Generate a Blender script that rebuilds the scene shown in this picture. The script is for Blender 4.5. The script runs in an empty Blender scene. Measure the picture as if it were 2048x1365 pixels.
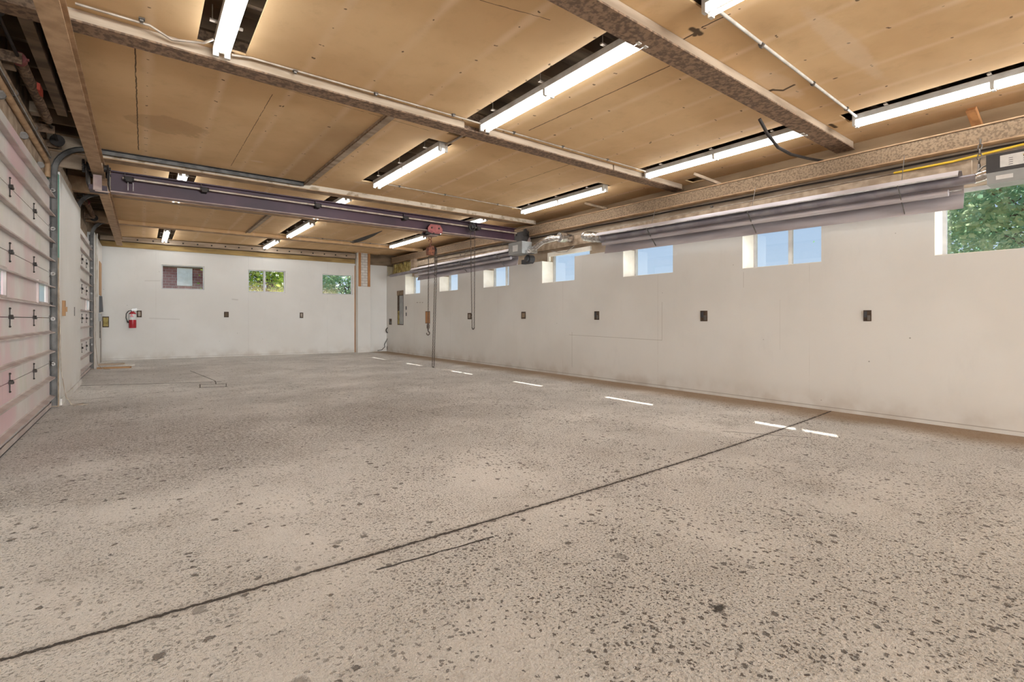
import bpy, math, random
from mathutils import Vector, Matrix
random.seed(7)
scn = bpy.context.scene
COL = scn.collection
PI = math.pi

# ------------------------------------------------------------------ camera
F_PX, YAW, HZ, EYE = 971.0, 0.6515, 639.0, 1.2
cam_d = bpy.data.cameras.new('camera'); cam = bpy.data.objects.new('camera', cam_d); COL.objects.link(cam)
cam.location = (0, 0, EYE); cam.rotation_euler = (PI/2, 0, -YAW)
cam_d.sensor_width = 36; cam_d.lens = F_PX/2048*36
cam_d.shift_y = -(682.5-HZ)/2048
cam_d.clip_start = .05; cam_d.clip_end = 300
scn.camera = cam

# ------------------------------------------------------------------ sky, sun, exposure
SKY_STRENGTH = 0.9
SUN_STRENGTH = 8.0
TUBE_STRENGTH = 14.5
BAY_FILL = 2250.0
w = bpy.data.worlds.new('sky'); scn.world = w; w.use_nodes = True
nt = w.node_tree; nt.nodes.clear()
tc = nt.nodes.new('ShaderNodeTexCoord'); sx = nt.nodes.new('ShaderNodeSeparateXYZ')
cr = nt.nodes.new('ShaderNodeValToRGB'); bg = nt.nodes.new('ShaderNodeBackground'); wo = nt.nodes.new('ShaderNodeOutputWorld')
nt.links.new(tc.outputs['Generated'], sx.inputs[0]); nt.links.new(sx.outputs['Z'], cr.inputs[0])
nt.links.new(cr.outputs[0], bg.inputs[0]); nt.links.new(bg.outputs[0], wo.inputs[0])
bg.inputs[1].default_value = SKY_STRENGTH
e = cr.color_ramp.elements
e[0].position = 0.0; e[0].color = (.68, .78, .86, 1)
e[1].position = 1.0; e[1].color = (.16, .33, .72, 1)
m_ = e.new(.09); m_.color = (.50, .65, .82, 1)
m_ = e.new(.20); m_.color = (.36, .53, .76, 1)
sd = bpy.data.lights.new('sun', 'SUN'); sd.energy = SUN_STRENGTH; sd.angle = math.radians(.6); sd.color = (1, .95, .86)
sun = bpy.data.objects.new('sun', sd); COL.objects.link(sun)
sun.rotation_euler = Vector((-1.46, -.68, -2.0)).to_track_quat('-Z', 'Y').to_euler()
sun.location = (20, 8, 25)
ad = bpy.data.lights.new('bay_fill_lamp', 'AREA'); ad.shape = 'RECTANGLE'; ad.size = 7.4; ad.size_y = 3.2; ad.energy = BAY_FILL; ad.color = (.92, .97, 1)
bay = bpy.data.objects.new('bay_fill_lamp', ad); COL.objects.link(bay)
bay.location = (3.3, -14.1, 1.65); bay.rotation_euler = (PI/2, 0, 0)      # fill lamp added behind the camera, at an assumed door opening
vs = scn.view_settings
scn.display_settings.display_device = 'sRGB'
vs.view_transform = 'Standard'; vs.look = 'None'; vs.gamma = 1; vs.use_curve_mapping = False; vs.exposure = 0.30
scn.cycles.max_bounces = 10; scn.cycles.diffuse_bounces = 6; scn.cycles.transparent_max_bounces = 12
scn.cycles.use_denoising = True
scn.cycles.sample_clamp_indirect = 6

# ------------------------------------------------------------------ measuring helpers (image rays onto real planes)
SN, CS = math.sin(YAW), math.cos(YAW)
def ray(u, v):
    a = u-1024
    return Vector((SN*F_PX+CS*a, CS*F_PX-SN*a, HZ-v))
def on_z(u, v, z): r = ray(u, v); t = (z-EYE)/r.z; return Vector((r.x*t, r.y*t, z))
def on_x(u, v, x): r = ray(u, v); t = x/r.x; return Vector((x, r.y*t, EYE+r.z*t))
def on_y(u, v, y): r = ray(u, v); t = y/r.y; return Vector((r.x*t, y, EYE+r.z*t))
def xr(y): return 7.155+(y-.77)*.0096                 # inner face of the right wall
def yb(x): return 18.33-(x+.93)*.118                  # face of the back wall
def on_r(u, v, off=0):
    r = ray(u, v); t = (7.155-.77*.0096+off)/(r.x-.0096*r.y); return Vector((r.x*t, r.y*t, EYE+r.z*t))
def on_b(u, v, off=0):
    r = ray(u, v); t = (18.33-.93*.118+off)/(r.y+.118*r.x); return Vector((r.x*t, r.y*t, EYE+r.z*t))
ZC = 3.62                                             # ceiling
ZB = 3.52                                             # underside of the ceiling beams

# ------------------------------------------------------------------ mesh builder
class MB:
    def __init__(s): s.v = []; s.f = []; s.sm = []
    def add(s, vs_, fs, smooth=False):
        o = len(s.v); s.v += [Vector(p) for p in vs_]
        for f in fs: s.f.append([i+o for i in f]); s.sm.append(smooth)
        return s
    def hexa(s, p):   # 8 points: bottom 4 ccw, top 4
        return s.add(p, [(0,3,2,1),(4,5,6,7),(0,1,5,4),(1,2,6,5),(2,3,7,6),(3,0,4,7)])
    def box(s, a, b):
        x0,x1 = sorted((a[0],b[0])); y0,y1 = sorted((a[1],b[1])); z0,z1 = sorted((a[2],b[2]))
        return s.hexa([(x0,y0,z0),(x1,y0,z0),(x1,y1,z0),(x0,y1,z0),(x0,y0,z1),(x1,y0,z1),(x1,y1,z1),(x0,y1,z1)])
    def obox(s, c, ax, ay, az):   # centre and three half-axis vectors
        c = Vector(c); ax = Vector(ax); ay = Vector(ay); az = Vector(az)
        return s.hexa([c-ax-ay-az, c+ax-ay-az, c+ax+ay-az, c-ax+ay-az, c-ax-ay+az, c+ax-ay+az, c+ax+ay+az, c-ax+ay+az])
    def bar(s, a, b, wd, ht, up=(0,0,1)):
        a = Vector(a); b = Vector(b); d = (b-a); L = d.length; d.normalize()
        sd_ = d.cross(Vector(up)).normalized(); u_ = sd_.cross(d).normalized()
        return s.obox((a+b)/2, d*L/2, sd_*wd/2, u_*ht/2)
    def prism(s, prof, path):     # closed profile list of (Vector) offsets placed at each path point
        n = len(prof); vs_ = []
        for p in path: vs_ += [Vector(p)+Vector(q) for q in prof]
        fs = [tuple(range(n))[::-1], tuple(range((len(path)-1)*n, len(path)*n))]
        for k in range(len(path)-1):
            for i in range(n):
                j = (i+1) % n; fs.append((k*n+i, k*n+j, (k+1)*n+j, (k+1)*n+i))
        return s.add(vs_, fs)
    def tube(s, pts, r, n=8, closed=False, cap=True):
        pts = [Vector(p) for p in pts]; N = len(pts); rs = r if isinstance(r, (list, tuple)) else [r]*N
        vs_ = []; prev = None
        for i, p in enumerate(pts):
            if closed: d = pts[(i+1) % N]-pts[i-1]
            else: d = pts[min(i+1, N-1)]-pts[max(i-1, 0)]
            if d.length < 1e-9: d = Vector((0,0,1))
            d.normalize()
            if prev is None:
                a = Vector((0,0,1)) if abs(d.z) < .9 else Vector((1,0,0)); prev = d.cross(a).normalized()
            prev = (prev-d*prev.dot(d)).normalized(); q = d.cross(prev)
            vs_ += [p+(prev*math.cos(2*PI*k/n)+q*math.sin(2*PI*k/n))*rs[i] for k in range(n)]
        fs = []
        for i in range(N if closed else N-1):
            j = (i+1) % N
            for k in range(n): l = (k+1) % n; fs.append((i*n+k, i*n+l, j*n+l, j*n+k))
        s.add(vs_, fs, True)
        if cap and not closed:
            s.add(vs_[:n], [tuple(range(n))[::-1]]); s.add(vs_[-n:], [tuple(range(n))])
        return s
    def cyl(s, a, b, r, n=16): return s.tube([a, b], r, n)
    def ball(s, c, r, n=8):
        c = Vector(c); vs_ = []; fs = []
        for i in range(n+1):
            t = PI*i/n
            for k in range(n*2): a = PI*k/n; vs_.append(c+Vector((r*math.sin(t)*math.cos(a), r*math.sin(t)*math.sin(a), r*math.cos(t))))
        m = n*2
        for i in range(n):
            for k in range(m): l = (k+1) % m; fs.append((i*m+k, (i+1)*m+k, (i+1)*m+l, i*m+l))
        return s.add(vs_, fs, True)
    def build(s, name, mt, parent=None):
        off = Vector((0,0,0)); q = parent
        while q is not None: off += Vector(q.location); q = q.parent
        me = bpy.data.meshes.new(name); me.from_pydata([tuple(p-off) for p in s.v], [], s.f); me.update()
        me.polygons.foreach_set('use_smooth', s.sm)
        o = bpy.data.objects.new(name, me); COL.objects.link(o)
        if mt: me.materials.append(mt)
        if parent: o.parent = parent
        return o
def tag(o, label, cat, group=None):
    o['label'] = label; o['category'] = cat
    if group: o['group'] = group
    return o
def thing(name, label, cat, loc=(0,0,0), group=None):
    o = bpy.data.objects.new(name, None); o.empty_display_size = .1; COL.objects.link(o); o.location = loc
    return tag(o, label, cat, group)
def struct_root(name, loc=(0,0,0)):
    o = bpy.data.objects.new(name, None); o.empty_display_size = .1; COL.objects.link(o); o.location = loc; o['kind'] = 'structure'; return o
def S(o): o['kind'] = 'structure'; return o
def dup(root, loc, label, group=None):
    r = root.copy(); COL.objects.link(r); r.location = loc; r['label'] = label
    if group: r['group'] = group
    for ch in list(root.children):
        c = ch.copy(); COL.objects.link(c); c.parent = r
        for g in list(ch.children): d = g.copy(); COL.objects.link(d); d.parent = c
    return r

# ------------------------------------------------------------------ materials
class NT:
    def __init__(s, name):
        s.m = bpy.data.materials.new(name); s.m.use_nodes = True; s.t = s.m.node_tree
        s.b = s.t.nodes['Principled BSDF']; s.geo = s.t.nodes.new('ShaderNodeNewGeometry'); s.P = s.geo.outputs['Position']
    def L(s, a, b): s.t.links.new(a, b)
    def put(s, inp, v):
        if isinstance(v, bpy.types.NodeSocket): s.L(v, inp)
        elif v is not None: inp.default_value = v
    def sep(s, v=None):
        n = s.t.nodes.new('ShaderNodeSeparateXYZ'); s.L(v or s.P, n.inputs[0]); return n.outputs
    def m1(s, op, a, b=None, c=None, clamp=False):
        n = s.t.nodes.new('ShaderNodeMath'); n.operation = op; n.use_clamp = clamp
        s.put(n.inputs[0], a); s.put(n.inputs[1], b)
        if c is not None: s.put(n.inputs[2], c)
        return n.outputs[0]
    def noise(s, sc, det=4, vec=None, out='Fac', rough=.5, dist=0):
        n = s.t.nodes.new('ShaderNodeTexNoise'); n.inputs['Scale'].default_value = sc; n.inputs['Detail'].default_value = det
        n.inputs['Roughness'].default_value = rough; n.inputs['Distortion'].default_value = dist
        s.L(vec or s.P, n.inputs['Vector']); return n.outputs[out]
    def voro(s, sc, vec=None, out='Distance', rnd=1):
        n = s.t.nodes.new('ShaderNodeTexVoronoi'); n.inputs['Scale'].default_value = sc; n.inputs['Randomness'].default_value = rnd
        s.L(vec or s.P, n.inputs['Vector']); return n.outputs[out]
    def ramp(s, v, lo, hi, a=0., b=1.):
        n = s.t.nodes.new('ShaderNodeMapRange'); n.interpolation_type = 'SMOOTHSTEP'
        s.put(n.inputs[0], v)
        if lo > hi: lo, hi, a, b = hi, lo, b, a
        for i, x in zip((1,2,3,4), (lo, hi, a, b)): n.inputs[i].default_value = x
        return n.outputs[0]
    def mix(s, f, a, b):
        n = s.t.nodes.new('ShaderNodeMix'); n.data_type = 'RGBA'
        s.put(n.inputs['Factor'], f)
        for k, x in (('A', a), ('B', b)):
            i = [q for q in n.inputs if q.name == k and q.type == 'RGBA'][0]
            if isinstance(x, (tuple, list)): x = (*x[:3], 1)
            s.put(i, x)
        return [q for q in n.outputs if q.type == 'RGBA'][0]
    def scale(s, sc, vec=None, loc=(0,0,0)):
        n = s.t.nodes.new('ShaderNodeMapping'); n.inputs['Scale'].default_value = sc; n.inputs['Location'].default_value = loc
        s.L(vec or s.P, n.inputs[0]); return n.outputs[0]
    def seg(s, ax, bx, p0, p1, wd, jit=None, soft=1.6):
        """mask (1 on the line) of the segment p0-p1 in the coordinates ax, bx"""
        dx, dy = p1[0]-p0[0], p1[1]-p0[1]; L2 = dx*dx+dy*dy
        px = s.m1('SUBTRACT', ax, p0[0]); py = s.m1('SUBTRACT', bx, p0[1])
        t = s.m1('MULTIPLY', s.m1('ADD', s.m1('MULTIPLY', px, dx), s.m1('MULTIPLY', py, dy)), 1/L2, clamp=True)
        ex = s.m1('SUBTRACT', px, s.m1('MULTIPLY', t, dx)); ey = s.m1('SUBTRACT', py, s.m1('MULTIPLY', t, dy))
        if jit is not None: ex = s.m1('ADD', ex, jit); ey = s.m1('ADD', ey, jit)
        d = s.m1('SQRT', s.m1('ADD', s.m1('MULTIPLY', ex, ex), s.m1('MULTIPLY', ey, ey)))
        return s.ramp(d, wd*soft, wd*.6)
    def blob(s, ax, bx, c, r, jit=None, soft=.15):
        ex = s.m1('DIVIDE', s.m1('SUBTRACT', ax, c[0]), r[0]); ey = s.m1('DIVIDE', s.m1('SUBTRACT', bx, c[1]), r[1])
        d = s.m1('SQRT', s.m1('ADD', s.m1('MULTIPLY', ex, ex), s.m1('MULTIPLY', ey, ey)))
        if jit is not None: d = s.m1('ADD', d, jit)
        return s.ramp(d, 1+soft, 1-soft)
    def mx(s, *a):
        r = a[0]
        for x in a[1:]: r = s.m1('MAXIMUM', r, x)
        return r
    def bump(s, h, strength=.3, dist=.01):
        n = s.t.nodes.new('ShaderNodeBump'); n.inputs['Strength'].default_value = strength; n.inputs['Distance'].default_value = dist
        s.L(h, n.inputs['Height']); s.L(n.outputs[0], s.b.inputs['Normal'])
    def done(s, col=None, rough=.7, metal=0., spec=None):
        if isinstance(col, (tuple, list)): col = (*col[:3], 1)
        s.put(s.b.inputs['Base Color'], col); s.put(s.b.inputs['Roughness'], rough); s.put(s.b.inputs['Metallic'], metal)
        if spec is not None: s.b.inputs['Specular IOR Level'].default_value = spec
        return s.m
def simple(name, a, b=None, sc=6, rough=.7, metal=0., bmp=0., bsc=None, det=5, lo=.35, hi=.65, stretch=None):
    n = NT(name); vec = n.scale(stretch) if stretch else n.P
    b = b or tuple(x*.8 for x in a)
    f = n.noise(sc, det, vec)
    if bmp: n.bump(n.noise(bsc or sc*4, 5, vec), bmp, .01)
    return n.done(n.mix(n.ramp(f, lo, hi), a, b), rough, metal)

M = {}
# concrete floor
n = NT('worn_concrete'); X, Y, Z = n.sep()
big = n.noise(.55, 4); mid = n.noise(2.2, 6, rough=.65); fine = n.noise(9, 6, rough=.7); grit = n.noise(70, 4, rough=.7)
c = n.mix(n.ramp(big, .35, .65), (.84,.82,.79), (.74,.72,.69))
c = n.mix(n.m1('MULTIPLY', n.ramp(mid, .50, .75), .32), c, (.45,.41,.365))
c = n.mix(n.m1('MULTIPLY', n.ramp(fine, .52, .75), .40), c, (.42,.375,.33))
jit = n.m1('MULTIPLY', n.m1('SUBTRACT', n.noise(1.3, 5), .5), 1.6)
dirt = n.mx(n.m1('MULTIPLY', n.blob(X, Y, (1.7,5.9), (2.7,1.15), jit, .6), .75), n.m1('MULTIPLY', n.blob(X, Y, (.2,4.7), (1.6,.45), jit, .6), .6),
            n.m1('MULTIPLY', n.blob(X, Y, (2.3,8.1), (2.6,.7), jit, .6), .25), n.m1('MULTIPLY', n.blob(X, Y, (-.4,7.9), (.5,1.6), jit, .6), .6))
spk = n.ramp(n.noise(34, 4, rough=.8), .46, .58)
c = n.mix(n.m1('MULTIPLY', dirt, n.m1('ADD', n.m1('MULTIPLY', spk, .75), .12)), c, (.20,.17,.15))
c = n.mix(n.m1('MULTIPLY', n.ramp(n.noise(75, 4, rough=.75), .47, .62), n.m1('ADD', n.m1('MULTIPLY', n.ramp(n.m1('SUBTRACT', X, n.m1('MULTIPLY', Y, .35)), -.3, .9), .26), .08)), c, (.33,.285,.24))  # brown speckle coloured in for the shading of the gritty relief
wp = n.t.nodes.new('ShaderNodeVectorMath'); wp.operation = 'ADD'
ws = n.t.nodes.new('ShaderNodeVectorMath'); ws.operation = 'SCALE'; ws.inputs['Scale'].default_value = .055
n.L(n.noise(30, 4, out='Color', rough=.7), ws.inputs[0]); n.L(n.P, wp.inputs[0]); n.L(ws.outputs[0], wp.inputs[1])
PW = wp.outputs[0]
def pits(sc, r0, r1, dens_sc, d0, d1):
    v = n.voro(sc, PW); rv = n.voro(sc, PW, 'Color'); rs = n.sep(rv)[0]
    rad = n.m1('MULTIPLY', rs, r1-r0); rad = n.m1('ADD', rad, r0)
    den = n.ramp(n.noise(dens_sc, 3), d0, d1)
    rad = n.m1('MULTIPLY', rad, den)
    return n.ramp(n.m1('SUBTRACT', v, rad), .06, -.02)
near = n.ramp(n.m1('SUBTRACT', Y, n.m1('MULTIPLY', X, .15)), 3.2, .4)
rough_zone = n.m1('MAXIMUM', n.ramp(n.m1('SUBTRACT', X, n.m1('MULTIPLY', Y, .35)), -.1, .9), n.m1('MULTIPLY', dirt, .8))
p1 = n.m1('MULTIPLY', pits(44, -.16, .44, 1.3, .22, .56), n.m1('ADD', n.m1('MULTIPLY', rough_zone, .4), .6))
p0 = n.m1('MULTIPLY', n.m1('MULTIPLY', n.ramp(n.noise(85, 3, rough=.6), .565, .64), n.ramp(n.noise(1.1, 4), .35, .6)), n.m1('ADD', n.m1('MULTIPLY', rough_zone, .5), .5))
p2 = n.m1('MULTIPLY', pits(13, -.28, .24, .9, .22, .5), .9)
p3 = n.m1('MULTIPLY', pits(4.6, -.42, .12, .5, .15, .45), .6)
pit = n.mx(p0, p1, p2, p3)
c = n.mix(n.m1('MULTIPLY', pit, .85), c, (.10,.08,.066))
hole = n.blob(X, Y, tuple(on_z(1437,1218,0).xy), (.030,.024), n.m1('MULTIPLY', n.m1('SUBTRACT', n.noise(40, 3), .5), 2.), .3)
# saw-cut joint and cracks
ctr = n.m1('ADD', n.m1('MULTIPLY', n.m1('POWER', n.m1('ABSOLUTE', n.m1('SUBTRACT', X, 2.8)), 2), .0075), 2.372)
jd = n.m1('ABSOLUTE', n.m1('ADD', n.m1('SUBTRACT', Y, ctr), n.m1('MULTIPLY', n.m1('SUBTRACT', n.noise(26, 5, rough=.7), .5), .05)))
joint = n.ramp(jd, .013, .006)
dust = n.m1('MULTIPLY', n.ramp(jd, .05, .012), .35)
lj = n.m1('MULTIPLY', n.m1('SUBTRACT', n.noise(12, 4), .5), .03)
cracks = []
for (a, b, wd) in [((160,772),(440,764),.022),((400,776),(452,774),.022),((400,769),(452,768),.018),((400,776),(400,769),.006),((452,774),(452,768),.006),
                   ((380,742),(430,762),.007),((430,762),(432,769),.007),((1445,863),(1615,876),.007),((755,1140),(985,1075),.006),((165,800),(222,795),.007)]:
    A, B = on_z(*a, 0), on_z(*b, 0); cracks.append(n.seg(X, Y, A.xy, B.xy, wd, lj))
crk = n.mx(joint, *cracks)
c = n.mix(dust, c, (.30,.25,.21))
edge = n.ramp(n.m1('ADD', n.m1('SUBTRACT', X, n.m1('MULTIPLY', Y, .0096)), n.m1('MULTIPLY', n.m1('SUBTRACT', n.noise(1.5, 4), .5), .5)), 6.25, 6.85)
c = n.mix(n.m1('MULTIPLY', edge, .9), c, (.36,.25,.155))  # brown dust with the shade at the right wall base coloured in
c = n.mix(n.m1('MULTIPLY', n.mx(crk, hole), .92), c, (.045,.035,.028))
h = n.m1('ADD', n.m1('MULTIPLY', grit, .25), n.m1('MULTIPLY', fine, .5))
h = n.m1('ADD', h, n.m1('MULTIPLY', n.m1('MULTIPLY', n.noise(55, 5, rough=.65), n.m1('ADD', n.m1('MULTIPLY', near, .7), .3)), 1.1))
h = n.m1('SUBTRACT', h, n.m1('MULTIPLY', n.mx(pit, crk, hole), 1.1))
n.bump(h, 1.0, .022)
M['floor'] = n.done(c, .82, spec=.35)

# tan ceiling board
n = NT('tan_ceiling_board'); X, Y, Z = n.sep()
c = n.mix(n.ramp(n.noise(.9, 4), .35, .65), (.72,.495,.275), (.63,.415,.22))
c = n.mix(n.m1('MULTIPLY', n.ramp(n.noise(5, 6, rough=.7), .5, .8), .3), c, (.42,.27,.15))
SPC = .61
jx = n.m1('ABSOLUTE', n.m1('SUBTRACT', n.m1('FRACT', n.m1('DIVIDE', n.m1('ADD', X, 10.02), SPC)), .5))   # 0 at the joist lines
band = n.m1('MULTIPLY', n.ramp(n.m1('ADD', jx, n.m1('MULTIPLY', n.noise(2.5, 3), .1)), .16, .04), n.ramp(n.noise(.8, 2), .35, .7, .25, .75))
c = n.mix(band, c, (.78,.58,.38))
nj = n.noise(3, 2, out='Color'); nx, ny, _ = n.sep(nj)
ex = n.m1('ADD', n.m1('MULTIPLY', jx, SPC), n.m1('MULTIPLY', n.m1('SUBTRACT', nx, .5), .10))
ey = n.m1('ADD', n.m1('MULTIPLY', n.m1('SUBTRACT', n.m1('FRACT', n.m1('DIVIDE', n.m1('ADD', Y, 10.), .31)), .5), .31), n.m1('MULTIPLY', n.m1('SUBTRACT', ny, .5), .3))
nail = n.ramp(n.m1('SQRT', n.m1('ADD', n.m1('MULTIPLY', ex, ex), n.m1('MULTIPLY', ey, ey))), .014, .007)
c = n.mix(n.m1('MULTIPLY', nail, .9), c, (.12,.07,.04))
jt = n.m1('MULTIPLY', n.m1('SUBTRACT', n.noise(1.6, 6, rough=.7), .5), 1.5)
A = on_z(330, 250, ZC)
c = n.mix(n.m1('MULTIPLY', n.blob(X, Y, A.xy, (.40,.26), n.m1('MULTIPLY', jt, 1.5), .08), .32), c, (.33,.20,.11))
dk = n.ramp(n.m1('ABSOLUTE', n.m1('ADD', n.m1('SUBTRACT', X, 2.05), n.m1('MULTIPLY', jt, .06))), .5, .05)
dk = n.m1('MULTIPLY', n.m1('MULTIPLY', dk, n.ramp(Y, 5.6, 6.3)), n.ramp(Y, 9.1, 8.6))
c = n.mix(n.m1('MULTIPLY', dk, .4), c, (.30,.19,.10))
for (u, v, rx, ry) in [(513,323,.10,.05),(722,366,.12,.06),(1700,100,.9,.10),(1560,170,.5,.12)]:
    A = on_z(u, v, ZC); c = n.mix(n.m1('MULTIPLY', n.blob(X, Y, A.xy, (rx, ry), jt, .2), .35), c, (.78,.62,.46))
ls = []
lj = n.m1('MULTIPLY', n.m1('SUBTRACT', n.noise(8, 3), .5), .02)
for (a, b, wd) in [((270,95),(277,300),.005),((1058,261),(1339,132),.006),((1350,88),(1398,62),.008),((1405,54),(1460,28),.006),((1020,370),(1180,315),.005),
                   ((860,262),(500,158),.003),((1100,40),(960,0),.003),((500,430),(620,452),.003),((545,189),(462,332),.003)]:
    A, B = on_z(*a, ZC), on_z(*b, ZC); ls.append(n.seg(X, Y, A.xy, B.xy, wd, lj))
for (a, b, wd) in [((1508,193),(1545,180),.022),((1545,180),(1566,181),.016),((1566,181),(1588,170),.014),((1383,58),(1401,68),.022),((1390,70),(1394,60),.02),((1661,249),(1672,255),.02)]:
    A, B = on_z(*a, ZC), on_z(*b, ZC); ls.append(n.seg(X, Y, A.xy, B.xy, wd, lj))
c = n.mix(n.m1('MULTIPLY', n.mx(*ls), .9), c, (.05,.03,.02))
n.bump(n.m1('ADD', n.m1('MULTIPLY', n.noise(1.2, 3), 6), n.m1('MULTIPLY', n.noise(30, 3), .3)), .35, .01)
M['ceiling'] = n.done(c, .85, spec=.2)

# painted white plywood
def white(name, a=(.72,.705,.675), b=(.67,.65,.615), lines=None, marks=()):
    n = NT(name); X, Y, Z = n.sep()
    c = n.mix(n.ramp(n.noise(.7, 4), .35, .65), a, b)
    c = n.mix(n.m1('MULTIPLY', n.ramp(n.noise(4, 6, n.scale((1,1,.35)), rough=.7), .52, .8), .25), c, tuple(x*.85 for x in b))
    sp = n.ramp(n.voro(2.3), .028, .014)
    c = n.mix(n.m1('MULTIPLY', sp, .6), c, (.18,.15,.13))
    c = n.mix(n.m1('MULTIPLY', n.m1('MULTIPLY', n.ramp(Z, .35, .02), n.ramp(n.noise(3,5), .35, .7)), .45), c, (.42,.35,.28))
    if lines:
        H = X if lines == 'back' else Y
        f = n.m1('ABSOLUTE', n.m1('SUBTRACT', n.m1('FRACT', n.m1('DIVIDE', n.m1('ADD', H, 20.4), 2.44)), .5))
        sm_ = n.ramp(f, .0014, .0006)
        c = n.mix(n.m1('MULTIPLY', sm_, n.ramp(n.noise(1.5, 3), .35, .6, .0, .45)), c, (.30,.26,.23))
        base = n.ramp(n.m1('ABSOLUTE', n.m1('SUBTRACT', Z, .045)), .006, .003)
        c = n.mix(n.m1('MULTIPLY', base, .6), c, (.22,.18,.15))
        for (p, q, wd, k) in marks:
            c = n.mix(n.m1('MULTIPLY', n.seg(H, Z, p, q, wd), k), c, (.30,.26,.22))
    n.bump(n.m1('ADD', n.m1('MULTIPLY', n.noise(1.5, 3), 2), n.m1('MULTIPLY', n.noise(40, 3), .4)), .18, .01)
    return n.done(c, .6, spec=.35)
def yz(u, v): p = on_r(u, v); return (p.y, p.z)
def xz(u, v): p = on_b(u, v); return (p.x, p.z)
M['wall_r'] = white('white_painted_plywood', lines='right', marks=[
    (yz(1138,670), yz(1324,681), .003, .7), (yz(1324,605), yz(1324,681), .003, .7), (yz(1144,665), yz(1144,735), .004, .6),
    (yz(833,605.5), yz(836,605.5), .012, .7), (yz(839,605.5), yz(841,605.5), .012, .7), (yz(844,605.5), yz(846,605.5), .012, .7),
    (yz(1487,545), yz(1487,575), .003, .5), (yz(1560,600), yz(1560,700), .002, .3)])
M['wall_b'] = white('white_painted_back_boards', lines='back', marks=[(xz(290,562), xz(320,562), .012, .25), (xz(300,637), xz(358,639), .02, .2), (xz(465,599), xz(475,600), .02, .3)])
M['white'] = white('white_paint')
M['cream'] = simple('cream_paint', (.90,.87,.80), (.84,.80,.72), 5, .6)
M['masonry'] = simple('dusty_beige_masonry', (.46,.37,.28), (.34,.265,.19), 2.2, .85, bmp=.4, bsc=18)
M['wood_raw'] = simple('raw_pine', (.50,.30,.15), (.36,.20,.09), 5, .7, stretch=(1,1,.2), bmp=.1)
M['wood_grey'] = simple('greyed_timber', (.45,.35,.255), (.29,.215,.15), 4, .8, stretch=(.3,2,2), bmp=.2)
M['lining'] = simple('brown_lining_board', (.40,.28,.165), (.27,.18,.10), 2, .85, stretch=(.5,.5,2))
M['wood_yel'] = simple('yellowed_timber', (.40,.27,.10), (.27,.17,.06), 3, .75, stretch=(.5,3,3), bmp=.2)
M['wood_org'] = simple('orange_stud', (.50,.24,.09), (.36,.16,.06), 6, .7, stretch=(3,3,.4))
M['wood_dark'] = simple('dark_sheathing', (.26,.185,.12), (.13,.09,.055), 3, .85, stretch=(.4,2,2), bmp=.3)
M['deck'] = simple('dark_roof_deck', (.27,.19,.12), (.14,.095,.06), 2.5, .85, stretch=(.5,3,1), bmp=.3)
M['rust'] = simple('rusty_steel', (.30,.195,.125), (.15,.095,.062), 26, .75, .15, bmp=.5, bsc=60, lo=.4, hi=.6)
M['rust_tan'] = simple('tan_dusty_steel', (.47,.31,.18), (.34,.21,.115), 7, .7, .1, bmp=.3, bsc=50)
M['rust_pit'] = simple('pitted_steel', (.29,.205,.13), (.17,.115,.07), 45, .8, .1, bmp=.5, bsc=60, lo=.42, hi=.62, det=3)
M['purple'] = simple('purple_girder_paint', (.062,.027,.043), (.038,.017,.027), 2.0, .5, .1, bmp=.1)
M['purple_l'] = simple('worn_purple_edge', (.38,.29,.25), (.26,.18,.17), 6, .6, .1)
M['steel'] = simple('galvanised_steel', (.22,.20,.185), (.14,.125,.11), 8, .42, .75)
M['tube_steel'] = simple('heater_tube_steel', (.36,.34,.36), (.26,.24,.27), 5, .45, .55)
M['track'] = simple('dull_track_steel', (.13,.12,.11), (.07,.063,.057), 8, .5, .4)
M['steel_l'] = simple('bright_galvanised', (.55,.54,.53), (.38,.37,.36), 12, .35, .8)
M['reflector'] = simple('heater_aluminium', (.62,.58,.60), (.44,.40,.42), 3, .45, .45, stretch=(1,.3,2), bmp=.15)
M['duct'] = simple('shiny_duct_foil', (.75,.74,.73), (.45,.43,.41), 20, .25, .9, bmp=.6, bsc=30)
M['conduit'] = simple('dusty_conduit', (.50,.43,.36), (.36,.29,.23), 10, .5, .4)
M['dark'] = simple('dark_iron', (.045,.036,.032), (.025,.02,.018), 10, .6, .4)
M['brown_box'] = simple('brown_box_cavity', (.10,.065,.04), (.05,.03,.02), 25, .8)
M['black'] = simple('black_rubber', (.02,.019,.018), (.012,.011,.01), 10, .5)
M['charcoal'] = simple('charcoal_housing', (.055,.055,.06), (.04,.04,.043), 6, .5)
M['grey_box'] = simple('grey_enamel', (.33,.34,.34), (.27,.28,.28), 6, .5)
M['label'] = simple('paper_label', (.75,.75,.74), (.68,.68,.67), 20, .6)
M['ink'] = simple('label_ink', (.09,.09,.10), (.06,.06,.07), 20, .6)
M['yellow'] = simple('yellow_hose_plastic', (.72,.47,.03), (.6,.38,.02), 6, .5)
M['red'] = simple('extinguisher_red', (.42,.015,.03), (.36,.012,.022), 6, .3)
M['red_tag'] = simple('orange_red_tag', (.62,.09,.05), (.5,.07,.04), 6, .5)
M['hoist_red'] = simple('faded_red_paint', (.34,.10,.095), (.22,.055,.055), 9, .6)
M['hoist_rust'] = simple('rusty_hoist', (.24,.085,.04), (.09,.03,.018), 20, .7, .2)
M['chain'] = simple('chain_steel', (.15,.12,.10), (.08,.06,.05), 40, .5, .6)
M['fixture'] = simple('fixture_enamel', (.62,.59,.55), (.48,.44,.39), 7, .45)
M['vinyl'] = simple('window_vinyl', (.60,.60,.60), (.50,.50,.51), 6, .5)
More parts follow.
